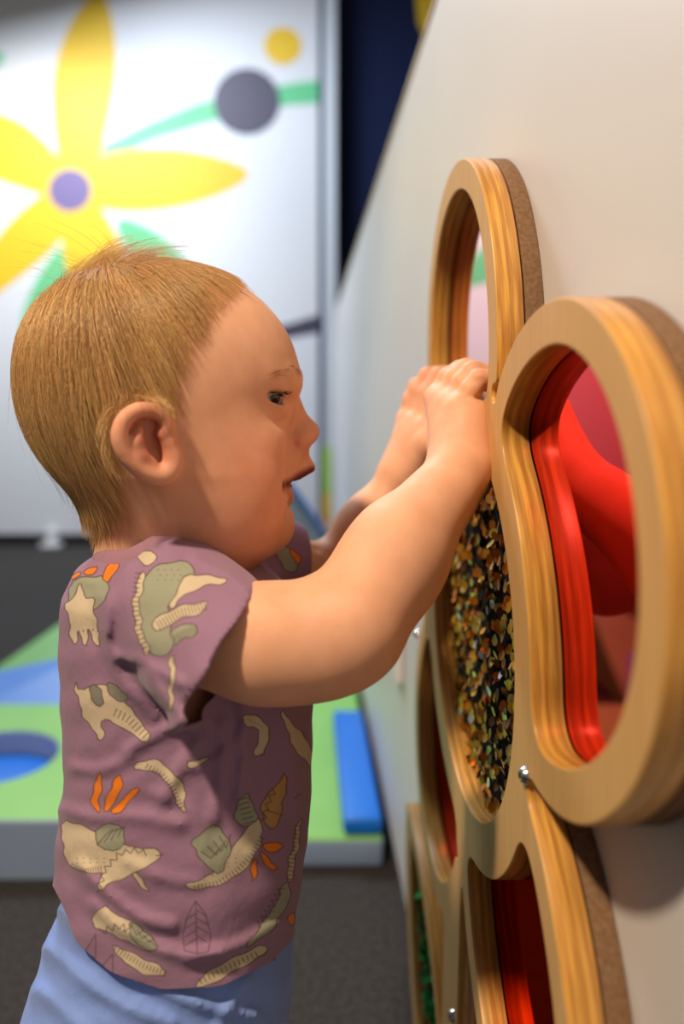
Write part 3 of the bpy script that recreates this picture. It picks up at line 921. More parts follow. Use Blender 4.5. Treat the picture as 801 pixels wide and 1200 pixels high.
def skin_colors(V, g):
    base = np.tile(np.array((.84, .46, .285)), (len(V), 1))
    px, py, lat = hl(V); head = V[:, 2] > HO[2] - .088
    def mixin(w, c):
        nonlocal base
        base = base * (1 - w) + np.array(c) * w
    for sd in (-1, 1):
        mixin(.50 * blob(V, hp(300, 545, sd * .055), (.026, .03, .024)), (.72, .26, .16))
        mixin(.4 * blob(V, hp(170, 515, sd * .08), (.022, .02, .026)), (.72, .28, .17))
        mixin(.40 * blob(V, hp(322, 470, sd * .035), (.010, .012, .007)), (.55, .20, .13))
        mixin(.65 * blob(V, hp(180, 520, sd * .078), (.011, .012, .011)), (.48, .085, .05))
        mixin(.5 * blob(V, hp(172, 494, sd * .082), (.012, .010, .006)), (.50, .10, .06))
    mixin(.40 * blob(V, hp(330, 545), (.03, .05, .05)), (.76, .33, .19))  # red bounce light from the flower panel, painted into the front of the face
    mixin(.35 * blob(V, hp(358, 510), (.008, .012, .009)), (.70, .27, .18))
    near = ((np.abs(lat) < .048) & (px > 316) & head).astype(float)
    w = np.clip(1.3 - line_d([(366, 551), (352, 558), (341, 566), (330, 569.5), (324, 567)], px, py) / 6.2, 0, .95) * near
    mixin(w[:, None], (.13, .008, .008))
    w = np.clip(1.3 - line_d([(336, 577), (341, 580)], px, py) / 3.6, 0, .5) * near
    mixin(w[:, None], (.46, .12, .09))
    sd_ = poly_sd([(362, 557), (347, 565), (338, 573), (330, 573), (324, 567), (338, 559)], px, py)
    w = (np.clip(-sd_ / 2.5, 0, 1) * (np.abs(lat) < .019) * head)[:, None]
    mixin(w, (.13, .015, .015))
    # fingertips, knuckles
    for c in (W(508, 440, .585), W(500, 440, .6), W(562, 424, .455)): mixin(.35 * blob(V, c, (.012, .02, .012)), (.76, .27, .17))
    # scalp takes the tint of fine hair
    sc = poly_sd(HAIRLINE, px, py)
    w = np.clip(-sc / 75, 0, 1) * np.clip(1.1 - (px - 180) / 130, .15, 1) * head * (np.abs(lat) < .076)
    ear = np.clip(1 - 2.4 * blob(V, hp(172, 515, -.078), (.02, .012, .025))[:, 0] - 2.4 * blob(V, hp(172, 515, .078), (.02, .012, .025))[:, 0], 0, 1)
    mixin((.70 * w * ear)[:, None], (.45, .235, .09))
    return base


def tubes(name, P, rad, mats, col, parent, label=None, k=3):
    """P (n,m,3) strands -> one mesh of thin tubes; rad (m,) or (n,m)"""
    n, m, _ = P.shape
    T = np.gradient(P, axis=1); T /= np.linalg.norm(T, axis=2, keepdims=True) + 1e-9
    up = np.array((.31, .17, .93)); A = np.cross(T, up); A /= np.linalg.norm(A, axis=2, keepdims=True) + 1e-9
    B = np.cross(T, A)
    rad = np.broadcast_to(rad, (n, m))
    V = np.stack([P + rad[..., None] * (math.cos(a) * A + math.sin(a) * B) for a in np.arange(k) * 2 * math.pi / k], 2)   # n,m,k,3
    id_ = np.arange(n * m * k).reshape(n, m, k)
    a = id_[:, :-1, :]; b = id_[:, 1:, :]
    F = np.stack([a, np.roll(a, -1, 2), np.roll(b, -1, 2), b], -1).reshape(-1, 4)
    me = np_mesh(name, V.reshape(-1, 3), F)
    if col is not None: point_color(me, np.repeat(col, m * k, 0))
    o = link(name, me, mats, parent, True)
    if label: o['label'] = label
    return o


def hair(g, V, F, parent):
    px, py, lat = hl(V)
    sc = poly_sd(HAIRLINE, px, py)
    ok = (sc < 4) & (V[:, 2] > HO[2] - .09) & (np.abs(lat) < .0735)
    # face areas for even sampling
    fm = ok[F].all(1); Ff = F[fm]
    fc = V[Ff].mean(1)
    n = 23000
    pick = rng.integers(0, len(Ff), n)
    w = rng.dirichlet((1, 1, 1, 1), n)
    root = (V[Ff[pick]] * w[:, :, None]).sum(1)
    px, py, lat = hl(root); sc = poly_sd(HAIRLINE, px, py)
    # thinner towards the brow
    keep = rng.random(n) < np.clip(-sc / 55, .06, 1) ** .8 * np.where((px > 205), np.clip(1.05 - (px - 205) / 95, .10, 1), 1)
    root = root[keep]; px, py, lat = px[keep], py[keep], lat[keep]; sc = sc[keep]
    n = len(root)
    crown = hp(118, 322)
    gr = g.grad(root)
    away = root - crown; away /= np.linalg.norm(away, axis=1, keepdims=True) + 1e-9
    down = np.array((0, 0, -1.)); fwd = HR @ np.array((1, 0, 0)); back = -fwd
    side = np.clip(np.abs(lat) / .06, 0, 1)[:, None]
    front = np.clip((px - 200) / 110, 0, 1)[:, None]
    sidef = side * np.clip((px - 90) / 60, 0, 1)[:, None] * np.clip((520 - py) / 80, 0, 1)[:, None]
    D = away * 1.0 + down * (.55 + .2 * side) + back * .12 * (1 - front) * (1 - sidef) + fwd * (.25 * front + .42 * sidef)
    m = 9
    L_ = (.058 - .026 * front[:, 0]) * rng.uniform(.7, 1.15, n)
    L_ = np.where(py > 470, L_ * np.clip(1 - (py - 470) / 150 * .85, .2, 1), L_)
    L_ = np.where((py > 440) & (px > 190), L_ * .38, L_)
    L_ = np.minimum(L_, .012 + np.clip(-sc, 0, 90) / SH * 1.15 + .020 * (px < 120))
    lift = np.where(px < 130, .0062, .0034) * rng.uniform(.25, 1.15, n) * np.clip(.35 + -sc / 60, .2, 1)
    lift = np.where(py > 590, lift * .7, lift)
    P = np.zeros((n, m, 3)); p = root.copy(); P[:, 0] = p
    clump = (1.2 * np.sin(root[:, 0] * 190 + 3 * np.sin(root[:, 2] * 60)) + np.sin(root[:, 0] * 420 + 3) + np.sin(root[:, 1] * 380) + np.sin(root[:, 2] * 300 + root[:, 0] * 260))[:, None] * .085
    wob = rng.normal(0, .11, (n, 3)) + clump * np.array((.6, .6, .2))
    for i in range(1, m):
        nn = g.grad(p)
        d = D + wob + down * .10 * i / m
        d -= nn * (d * nn).sum(1, keepdims=True); d /= np.linalg.norm(d, axis=1, keepdims=True) + 1e-9
        p = p + d * (L_ / (m - 1))[:, None]
        t = i / (m - 1)
        tgt = lift * (math.sin(math.pi * min(t * .75, .5)) if t < .67 else 1)
        sd_ = g.sample(p)
        p = p + g.grad(p) * np.clip(tgt - sd_, -.004, .004)[:, None]
        P[:, i] = p
    # tuft at the crown
    nt_ = 700
    rx = rng.uniform(70, 165, nt_); rl = rng.normal(0, .016, nt_)
    R0 = np.stack([hp(x, 318 + (120 - x) * .5 * (x < 120), l) for x, l in zip(rx, rl)])
    for _ in range(4): R0 -= g.grad(R0) * g.sample(R0)[:, None]
    lean = .25 * np.sin(rx / 7.) + rng.normal(0, .16, nt_)
    wild = (rng.random(nt_) < .10)[:, None]
    d0 = np.stack([HR @ np.array((.15 + (x - 120) / 120 + q, rng.normal(0, .12) + l * 8, .85)) for x, l, q in zip(rx, rl, lean)])
    d0 = d0 + wild * rng.normal(0, .5, (nt_, 3))
    d0 /= np.linalg.norm(d0, axis=1, keepdims=True)
    bend = np.stack([HR @ np.array((.95 + .3 * q, rng.normal(0, .15), -.55)) for q in lean])
    bend = np.where(wild, -bend * np.array((.8, 1, -.6)), bend)
    LT = rng.uniform(.014, .034, nt_)[:, None] * np.clip(1.25 - np.abs(rx - 115) / 90, .6, 1.2)[:, None]
    PT = np.stack([R0 + LT * (t * d0 + (t ** 2) * .75 * bend) for t in np.linspace(0, 1, m)], 1)
    # stray hairs lifting off the back
    ns = 130
    ids = rng.choice(np.where(px < 110)[0], ns)
    PS = P[ids].copy(); out = g.grad(PS[:, -1]); PS += (np.linspace(0, 1, m) ** 2)[None, :, None] * out[:, None, :] * rng.uniform(.003, .010, (ns, 1, 1))
    P = np.concatenate([P, PT, PS])
    n = len(P)
    tone = rng.normal(0, 1, n)[:, None]
    col = np.clip(np.array((.76, .46, .19)) * (1 + .26 * tone) + np.array((.03, .012, .0)) * rng.normal(0, 1, (n, 1)), .03, .9)
    rad = np.linspace(1, .35, m)[None, :] * rng.uniform(.00009, .00017, (n, 1))
    hm = mat('hair_strands', rough=.36, spec=.5, sheen=0); attr_color(hm)
    hm.node_tree.nodes['Principled BSDF'].inputs['Anisotropic'].default_value = 0
    tubes('hair', P, rad, [hm], col, parent, 'short fine blond hair with a tuft standing up at the crown')
    # brow and lashes
    def strokes(name, rows, r, c):
        tubes(name, np.array(rows), np.linspace(1, .4, 5) * r, [mat(name + '_hair', c, .6)], None, parent)
    for sd in (-1, 1):
        rows = []
        for i in range(70):
            u = rng.random()
            x = 345 - 36 * u; y = 443 - 7 * math.sin(u * 2.6) + rng.normal(0, 1.8); l = sd * (.010 + .034 * u ** .9)
            p0 = hp(x, y, l)[None]
            for _ in range(5): p0 = p0 - g.grad(p0) * g.sample(p0)[:, None]
            d = HR @ np.array((-.6, sd * .6, .25 - .5 * u)); d -= g.grad(p0)[0] * (d @ g.grad(p0)[0])
            rows.append([p0[0] + d * .0065 * t + g.grad(p0)[0] * .0004 for t in np.linspace(0, 1, 5)])
        strokes('eyebrow', rows, .00009, (.42, .22, .11))
        rows = []
        c = hp(*EYE_C[:2], sd * EYE_C[2])
        for i in range(46):
            u = rng.uniform(-1, 1)
            R3 = HR @ rotz(sd * (.95 + u * .55))
            st = c + R3 @ np.array((EYE_R + .0014, 0, .0032 - .0016 * u * u - .001 * u)); d = R3 @ np.array((1, 0, .1))
            rows.append([st + d * .0040 * t + np.array((0, 0, .0022)) * (t * t - .5 * t) for t in np.linspace(0, 1, 5)])
        strokes('eyelashes', rows, .00013, (.05, .025, .015))


def eyes(parent):
    m = mat('eyeball', rough=.08, spec=.6, coat=.6)
    nt, N, L, B = nodes(m); attr_color(m)
    for sd in (-1, 1):
        c = hp(*EYE_C[:2], sd * EYE_C[2])
        bm = bmesh.new(); bmesh.ops.create_uvsphere(bm, u_segments=64, v_segments=48, radius=EYE_R)
        gaze = HR @ np.array((.93, sd * .05 + .10, -.02)); gaze /= np.linalg.norm(gaze)
        if sd < 0: gaze = HR @ np.array((.74, -.62, .02)); gaze /= np.linalg.norm(gaze)
        me = bpy.data.meshes.new('eye'); bm.to_mesh(me); bm.free()
        co = np.empty(len(me.vertices) * 3, np.float32); me.vertices.foreach_get('co', co); co = co.reshape(-1, 3)
        ang = np.degrees(np.arccos(np.clip(co @ gaze / EYE_R, -1, 1)))
        col = np.tile((.42, .33, .30), (len(co), 1)); col[ang < 44] = (.012, .01, .01); col[ang < 38] = (.025, .022, .024); col[ang < 22] = (.004, .004, .004)
        me.vertices.foreach_set('co', (co + c).astype(np.float32).ravel())
        point_color(me, col)
        link('eye', me, [m], parent, True)


def teeth(parent):
    bm = bmesh.new()
    for l in (-.0042, .0042):
        mtx = Matrix.Translation(Vector(hp(346, 559.5, l))) @ Matrix(HR.tolist()).to_4x4() @ Matrix.Diagonal((.0016, .0036, .0024, 1))
        bmesh.ops.create_uvsphere(bm, u_segments=16, v_segments=12, radius=1, matrix=mtx)
    o = bm_obj('teeth', bm, [mat('tooth_enamel', (.85, .8, .7), .25)], parent, True)
    o['label'] = 'two small upper teeth'


# ------------------------------------------------------------------ clothes
CREAM = (.58, .48, .34); SAGE = (.31, .32, .235); ORANGE = (.78, .20, .012); INK = (.085, .05, .045); GREYG = (.22, .21, .17); OCHRE = (.46, .26, .10)
MAUVE = (.30, .172, .27)
# shirt print: (colour, outline polygon), drawn in order
PRINT = [
    (SAGE, [(172, 672), (185, 662), (205, 657), (222, 660), (230, 668), (222, 682), (205, 700), (195, 715), (200, 735), (205, 750), (198, 765), (185, 772), (172, 760), (165, 735), (160, 712), (163, 690)]),
    (CREAM, [(218, 672), (240, 674), (268, 677), (262, 684), (240, 686), (225, 692), (212, 700), (206, 712), (198, 712), (205, 695)]),
    (CREAM, [(180, 724), (205, 712), (230, 706), (245, 705), (240, 717), (215, 724), (200, 730), (185, 742), (178, 735)]),
    (SAGE, [(200, 738), (215, 732), (232, 730), (230, 745), (212, 750), (204, 758)]),
    (CREAM, [(198, 768), (206, 768), (204, 800), (202, 832), (196, 830), (199, 800)]),
    (CREAM, [(166, 668), (158, 690), (155, 715), (160, 745), (170, 768), (176, 764), (168, 742), (163, 715), (165, 692), (172, 672)]),
    (CREAM, [(158, 648), (176, 643), (184, 652), (176, 663), (164, 660)]),
    (SAGE, [(80, 682), (100, 676), (125, 674), (127, 700), (112, 715), (95, 712), (80, 708)]),
    (ORANGE, [(82, 676), (94, 670), (98, 674), (86, 679)]), (ORANGE, [(99, 671), (106, 664), (116, 663), (112, 671), (102, 675)]),
    (ORANGE, [(120, 676), (126, 662), (138, 653), (140, 660), (132, 678), (126, 685)]),
    (CREAM, [(75, 708), (86, 700), (94, 680), (98, 703), (114, 698), (108, 714), (117, 738), (116, 757), (110, 755), (105, 732), (102, 757), (96, 757), (94, 736), (89, 756), (83, 752), (82, 730)]),
    (CREAM, [(86, 796), (96, 812), (112, 800), (132, 806), (150, 828), (166, 845), (178, 868), (164, 868), (142, 852), (126, 843), (117, 847), (123, 866), (116, 868), (106, 850), (95, 838)]),
    (GREYG, [(105, 805), (113, 800), (121, 812), (119, 829), (108, 824)]), (GREYG, [(124, 800), (140, 803), (152, 820), (138, 822), (128, 814)]),
    (CREAM, [(155, 903), (158, 894), (170, 890), (182, 890), (201, 902), (213, 916), (218, 936), (216, 957), (208, 942), (199, 920), (184, 905), (168, 901)]),
    (CREAM, [(217, 893), (228, 890), (246, 888), (236, 895), (220, 902)]),
    (ORANGE, [(118, 902), (108, 922), (107, 942), (118, 955), (116, 936), (120, 914)]),
    (ORANGE, [(143, 905), (133, 914), (126, 932), (121, 952), (128, 952), (136, 938), (144, 916)]),
    (ORANGE, [(165, 921), (150, 929), (138, 942), (127, 955), (144, 950), (156, 936)]),
    (CREAM, [(73, 958), (90, 966), (118, 975), (140, 987), (155, 994), (176, 993), (191, 1001), (186, 1009), (170, 1015), (152, 1027), (130, 1034), (118, 1048), (115, 1030), (121, 1021), (96, 1024), (80, 1012), (72, 992)]),
    (SAGE, [(110, 975), (124, 966), (143, 966), (148, 980), (137, 998), (116, 996)]),
    (CREAM, [(153, 1025), (160, 1022), (179, 1046), (164, 1038)]),
    (CREAM, [(118, 1060), (135, 1070), (152, 1078), (166, 1087), (186, 1110), (180, 1116), (160, 1110), (140, 1098), (122, 1092), (105, 1083)]),
    (SAGE, [(150, 1080), (166, 1087), (187, 1108), (180, 1116), (166, 1110), (152, 1100)]),
    (CREAM, [(130, 1104), (160, 1120), (196, 1136), (192, 1146), (162, 1140), (138, 1122)]),
    (CREAM, [(214, 1036), (240, 1030), (262, 1010), (277, 986), (290, 970), (301, 958), (309, 970), (305, 990), (295, 1010), (276, 1028), (250, 1040), (226, 1043)]),
    (SAGE, [(221, 985), (238, 976), (255, 964), (266, 980), (272, 1000), (256, 1026), (242, 1016), (232, 1000)]),
    (SAGE, [(272, 958), (282, 936), (290, 926), (298, 945), (302, 962), (290, 968), (278, 966)]),
    (CREAM, [(284, 835), (305, 840), (316, 855), (312, 882), (300, 888), (296, 884), (304, 870), (300, 853), (286, 850)]),
    (GREYG, [(284, 813), (300, 808), (320, 806), (320, 814), (300, 820), (286, 825)]),
    (CREAM, [(328, 828), (344, 849), (356, 862), (369, 884), (366, 902), (354, 890), (343, 873), (334, 853)]),
    (OCHRE, [(304, 948), (316, 925), (329, 915), (336, 905), (335, 925), (329, 955), (322, 972), (310, 966)]),
    (ORANGE, [(304, 990), (318, 985), (334, 992), (322, 999), (310, 996)]), (ORANGE, [(304, 997), (314, 1003), (325, 1016), (318, 1020), (308, 1009)]),
    (ORANGE, [(297, 1006), (303, 1012), (297, 1036), (292, 1022)]),
    (SAGE, [(336, 1030), (343, 1046), (327, 1080), (302, 1105), (286, 1111), (308, 1082), (324, 1056)]),
    (CREAM, [(350, 958), (354, 962), (346, 1010), (340, 1036), (334, 1030), (341, 1000)]),
    (CREAM, [(224, 1156), (250, 1135), (280, 1118), (311, 1106), (316, 1115), (290, 1129), (262, 1146), (242, 1157)]),
    (ORANGE, [(336, 1078), (346, 1066), (347, 1076), (340, 1086)]),
    (SAGE, [(320, 640), (345, 642), (352, 655), (346, 672), (330, 668)]), (ORANGE, [(340, 640), (352, 650), (350, 662), (342, 655)]),
]


def zigzag(P, amp, n):
    P = np.asarray(P, float); d = np.r_[0, np.cumsum(np.linalg.norm(np.diff(P, axis=0), axis=1))]
    t = np.linspace(0, d[-1], n); Q = np.stack([np.interp(t, d, P[:, i]) for i in (0, 1)], 1)
    T = np.gradient(Q, axis=0); T /= np.linalg.norm(T, axis=1, keepdims=True); N_ = np.stack([-T[:, 1], T[:, 0]], 1)
    return Q + N_ * (amp * np.where(np.arange(n) % 2, 1, -1))[:, None]


def ticks(P, ln, n):
    P = np.asarray(P, float); d = np.r_[0, np.cumsum(np.linalg.norm(np.diff(P, axis=0), axis=1))]
    t = np.linspace(0, d[-1], n); Q = np.stack([np.interp(t, d, P[:, i]) for i in (0, 1)], 1)
    T = np.gradient(Q, axis=0); T /= np.linalg.norm(T, axis=1, keepdims=True); N_ = np.stack([-T[:, 1], T[:, 0]], 1)
    return [np.array([a - b * ln / 2, a + b * ln / 2]) for a, b in zip(Q, N_)]


INKS = [zigzag([(116, 1046), (122, 1020), (140, 1000), (158, 996), (172, 1000)], 3, 18), zigzag([(118, 1092), (140, 1085), (152, 1090)], 4, 9),
        zigzag([(308, 962), (314, 940), (322, 925)], 3, 9), zigzag([(330, 1040), (318, 1062), (302, 1085)], 3.5, 15),
        [(229, 1056), (231, 1118)], [(229, 1056), (240, 1070), (247, 1095), (244, 1115), (231, 1118), (216, 1114), (214, 1095), (220, 1072), (229, 1056)],
        [(112, 1095), (98, 1118), (112, 1122), (112, 1095)], [(132, 1118), (116, 1136), (132, 1142), (132, 1118)],
        [(183, 1003), (191, 1001)], [(313, 950), (330, 955)], [(345, 935), (352, 930)]]
INKS += [[(230, 1066 + 10 * i), (242 + (i in (1, 2)) * 2, 1074 + 10 * i)] for i in range(4)] + [[(230, 1070 + 10 * i), (217, 1078 + 10 * i)] for i in range(4)]
for i in range(4):
    INKS.append([(114 + 8 * i, 990 - 3 * i), (124 + 6 * i, 978 - 2 * i), (132 + 5 * i, 972 - i)])
    INKS.append([(236 + 7 * i, 998 - 6 * i), (247 + 6 * i, 1006 - 4 * i), (255 + 5 * i, 996 - 6 * i)])
    INKS.append([(154 + 7 * i, 1084 + 6 * i), (160 + 7 * i, 1096 + 4 * i), (168 + 5 * i, 1090 + 6 * i)])
INKS += ticks([(162, 672), (159, 692), (158, 715), (164, 745), (172, 764)], 7, 18) + ticks([(186, 733), (212, 718), (240, 710)], 10, 16)
INKS += ticks([(205, 748), (230, 737)], 9, 8) + ticks([(84, 1014), (98, 1021), (118, 1018)], 5, 13) + ticks([(172, 898), (190, 908), (203, 925), (212, 946)], 6, 16)
INKS += ticks([(228, 1040), (252, 1036), (276, 1022), (295, 1002), (306, 982)], 5, 24) + ticks([(284, 936), (288, 950), (292, 964)], 12, 6)
INKS += ticks([(288, 820), (318, 811)], 8, 10) + ticks([(135, 1112), (165, 1130), (192, 1141)], 6, 16) + ticks([(135, 835), (150, 842), (170, 862)], 9, 9)
INKS += ticks([(348, 968), (343, 1000), (338, 1030)], 5, 14) + ticks([(235, 1150), (262, 1136), (300, 1118)], 6, 14) + ticks([(120, 740), (108, 738), (92, 740)], 2, 6)
DOTS = [(185 + 8 * (i % 4) + 3 * (i // 4 % 2), 668 + 6 * (i // 4)) for i in range(12)] + [(90 + 8 * (i % 5), 1006 + 5 * (i // 5)) for i in range(10)] + \
       [(240 + 9 * (i % 5), 1026 - 5 * (i % 5) + 5 * (i // 5)) for i in range(10)] + [(322 - 5 * i + 4 * (i % 2), 1062 + 6 * i) for i in range(7)] + [(290 + 4 * i, 843 + 2 * i) for i in range(5)]


def proj(V):
    return CX + FPX * V[:, 0] / V[:, 1], CY - FPX * (V[:, 2] - EYE) / V[:, 1]


def near_px(V):
    """photo place of a point, taking the far half of the body as the mirror image of the near half"""
    Y = np.where(V[:, 1] > YH, 2 * YH - V[:, 1], V[:, 1])
    return CX + FPX * V[:, 0] / Y, CY - FPX * (V[:, 2] - EYE) / Y


def print_colors(V):
    px, py = proj(V)
    far = V[:, 1] > YH + .03
    npx, npy = near_px(V); px = np.where(far & (px < 300), npx, px); py = np.where(far & (px < 300), npy, py)
    col = np.tile(MAUVE, (len(V), 1)).astype(float)
    wx = px + 1.1 * np.sin(py / 5.3) + .8 * np.sin(py / 2.7 + px / 9); wy = py + 1.1 * np.sin(px / 4.7)
    for c, P in PRINT:
        P = chaikin(P, 1); lo = P.min(0) - 4; hi = P.max(0) + 4
        m = np.where((wx > lo[0]) & (wx < hi[0]) & (wy > lo[1]) & (wy < hi[1]))[0]
        if not len(m): continue
        d = poly_sd(P, wx[m], wy[m])
        w = np.clip(.5 - d / 1.2, 0, 1)[:, None]; col[m] = col[m] * (1 - w) + np.array(c) * w
        w = np.clip(1.15 - np.abs(d) / 1.0, 0, .8)[:, None]; col[m] = col[m] * (1 - w) + np.array(INK) * w
    for P in INKS:
        P = np.asarray(P, float); lo = P.min(0) - 4; hi = P.max(0) + 4
        m = np.where((px > lo[0]) & (px < hi[0]) & (py > lo[1]) & (py < hi[1]))[0]
        if not len(m): continue
        w = np.clip(1.1 - line_d(P, px[m], py[m]) / .95, 0, .8)[:, None]; col[m] = col[m] * (1 - w) + np.array(INK) * w
    for x, y in DOTS:
        m = np.where((np.abs(px - x) < 3) & (np.abs(py - y) < 3))[0]
        w = np.clip(1.4 - np.hypot(px[m] - x, (py[m] - y) * 1.5) / 1.0, 0, .7)[:, None]; col[m] = col[m] * (1 - w) + np.array(INK) * w
    return col


def cloth(name, base, rough=.85, weave=1500, bump=.25):
    m = mat(name, base, rough, 0, .2, sheen=.15)
    nt, N, L, B = nodes(m)
    tc = N.new('ShaderNodeTexCoord'); n = N.new('ShaderNodeTexNoise'); n.inputs['Scale'].default_value = weave; n.inputs['Detail'].default_value = 2
    L.new(tc.outputs['Object'], n.inputs['Vector'])
    n2 = N.new('ShaderNodeTexNoise'); n2.inputs['Scale'].default_value = 70; n2.inputs['Detail'].default_value = 4; L.new(tc.outputs['Object'], n2.inputs['Vector'])
    b1 = N.new('ShaderNodeBump'); b1.inputs['Strength'].default_value = bump; b1.inputs['Distance'].default_value = .0006; L.new(n.outputs['Fac'], b1.inputs['Height'])
    b2 = N.new('ShaderNodeBump'); b2.inputs['Strength'].default_value = .35; b2.inputs['Distance'].default_value = .003; L.new(n2.outputs['Fac'], b2.inputs['Height'])
    L.new(b1.outputs['Normal'], b2.inputs['Normal']); L.new(b2.outputs['Normal'], B.inputs['Normal'])
    return m


def interp(tab, y, j):
    t = np.array(tab, float); return np.interp(y, t[:, 0], t[:, j])


SHIRT_ROWS = [(632, 150, 230, .030), (645, 120, 268, .050), (660, 97, 296, .062), (690, 82, 335, .067), (740, 77, 362, .070), (800, 80, 367, .072), (850, 84, 367, .074), (900, 85, 366, .077),
              (940, 78, 364, .080), (1000, 75, 357, .083), (1060, 79, 348, .085), (1110, 88, 338, .086), (1200, 95, 325, .086)]
FOLDS = [([(240, 845), (200, 850), (150, 880)], 2.2, 9), ([(245, 860), (215, 890), (190, 940)], 2.4, 10), ([(262, 850), (262, 900), (250, 960)], 2.0, 9), ([(225, 900), (262, 890), (290, 850)], 1.8, 8),
         ([(85, 900), (115, 905), (150, 890)], 1.8, 9), ([(75, 950), (110, 960), (160, 955), (210, 965)], 2.0, 10), ([(95, 1015), (120, 1045), (170, 1080), (200, 1085)], 2.6, 9),
         ([(150, 1010), (190, 1030), (230, 1035)], 1.4, 9), ([(110, 1060), (150, 1095), (200, 1120), (260, 1118)], 2.4, 9), ([(220, 1125), (280, 1110), (330, 1080)], 1.8, 8),
         ([(285, 815), (287, 880), (280, 940)], 2.2, 8), ([(330, 830), (345, 900), (352, 960)], 1.8, 9), ([(120, 700), (125, 750), (140, 800), (180, 840)], 2.2, 9),
         ([(175, 790), (200, 830), (225, 850)], 1.8, 8), ([(140, 770), (170, 775), (210, 800)], 1.6, 8), ([(150, 660), (130, 690), (125, 740)], 1.8, 8), ([(180, 930), (220, 940), (240, 990)], 1.4, 9),
         ([(300, 1000), (320, 960), (330, 900)], 1.4, 9), ([(230, 655), (265, 672), (290, 690)], 1.4, 7)]


def warp_cut(bm, zfun, keep_above):
    """cut the mesh along a curved height z = zfun(x, y)"""
    off = {}
    for v in bm.verts:
        o = float(zfun(v.co.x, v.co.y)); v.co.z -= o
    bmesh.ops.bisect_plane(bm, geom=bm.verts[:] + bm.edges[:] + bm.faces[:], plane_co=(0, 0, 0), plane_no=(0, 0, -1 if keep_above else 1), clear_outer=True)
    for v in bm.verts: v.co.z += float(zfun(v.co.x, v.co.y))


def plane_cut(bm, co, no):
    bmesh.ops.bisect_plane(bm, geom=bm.verts[:] + bm.edges[:] + bm.faces[:], plane_co=co, plane_no=no, clear_outer=True)


def finish_cloth(name, bm, mats, parent, levels, thick, color=None, label=None):
    loose = [v for v in bm.verts if not v.link_faces]
    bmesh.ops.delete(bm, geom=loose, context='VERTS')
    # even out the cut edges
    bv = [v for v in bm.verts if v.is_boundary]
    for _ in range(6):
        new = {}
        for v in bv:
            nb = [e.other_vert(v) for e in v.link_edges if e.is_boundary]
            if len(nb) == 2: new[v] = v.co * .5 + (nb[0].co + nb[1].co) * .25
        for v, c in new.items(): v.co = c
    me = bpy.data.meshes.new(name); bm.to_mesh(me); bm.free()
    t = bpy.data.objects.new('tmp', me); C.objects.link(t)
    s = t.modifiers.new('s', 'SUBSURF'); s.levels = levels; s.render_levels = levels
    if thick:
        q = t.modifiers.new('q', 'SOLIDIFY'); q.thickness = thick; q.offset = -1
    m2 = bpy.data.meshes.new_from_object(t.evaluated_get(bpy.context.evaluated_depsgraph_get())); bpy.data.objects.remove(t)
    m2.name = name; m2.materials.clear()
    if color is not None:
        co = np.empty(len(m2.vertices) * 3, np.float32); m2.vertices.foreach_get('co', co); point_color(m2, color(co.reshape(-1, 3)))
    o = link(name, m2, mats, parent, True)
    if label: o['label'] = label
    return o


def np_to_bm(V, F):
    me = np_mesh('tmp', V, F); bm = bmesh.new(); bm.from_mesh(me); bpy.data.meshes.remove(me); return bm


def fold_field(g, folds):
    def f(X, Y, Z):
        X, Y, Z = np.broadcast_arrays(X, Y, Z)
        Yn = np.where(Y > YH, 2 * YH - Y, Y)
        px = CX + FPX * X / Yn; py = CY - FPX * (Z - EYE) / Yn
        m = np.abs(g.a) < .012
        out = np.zeros(g.a.shape, np.float32); pxm, pym = px[m], py[m]; acc = np.zeros(len(pxm))
        for P, amp, w in folds:
            P = chaikin(P, 2, False); d = line_d(P, pxm, pym)
            acc += amp * .0015 * (np.exp(-(d / w) ** 2) - .45 * np.exp(-(d / (2.2 * w)) ** 2))
        acc += .0007 * np.sin(pxm / 17 + pym / 23) * np.sin(pym / 14 - pxm / 31)
        out[m] = -acc
        return out
    hi = g.lo + g.h * g.n
    g.op(f, g.lo, hi, .0001, 'disp', 0)


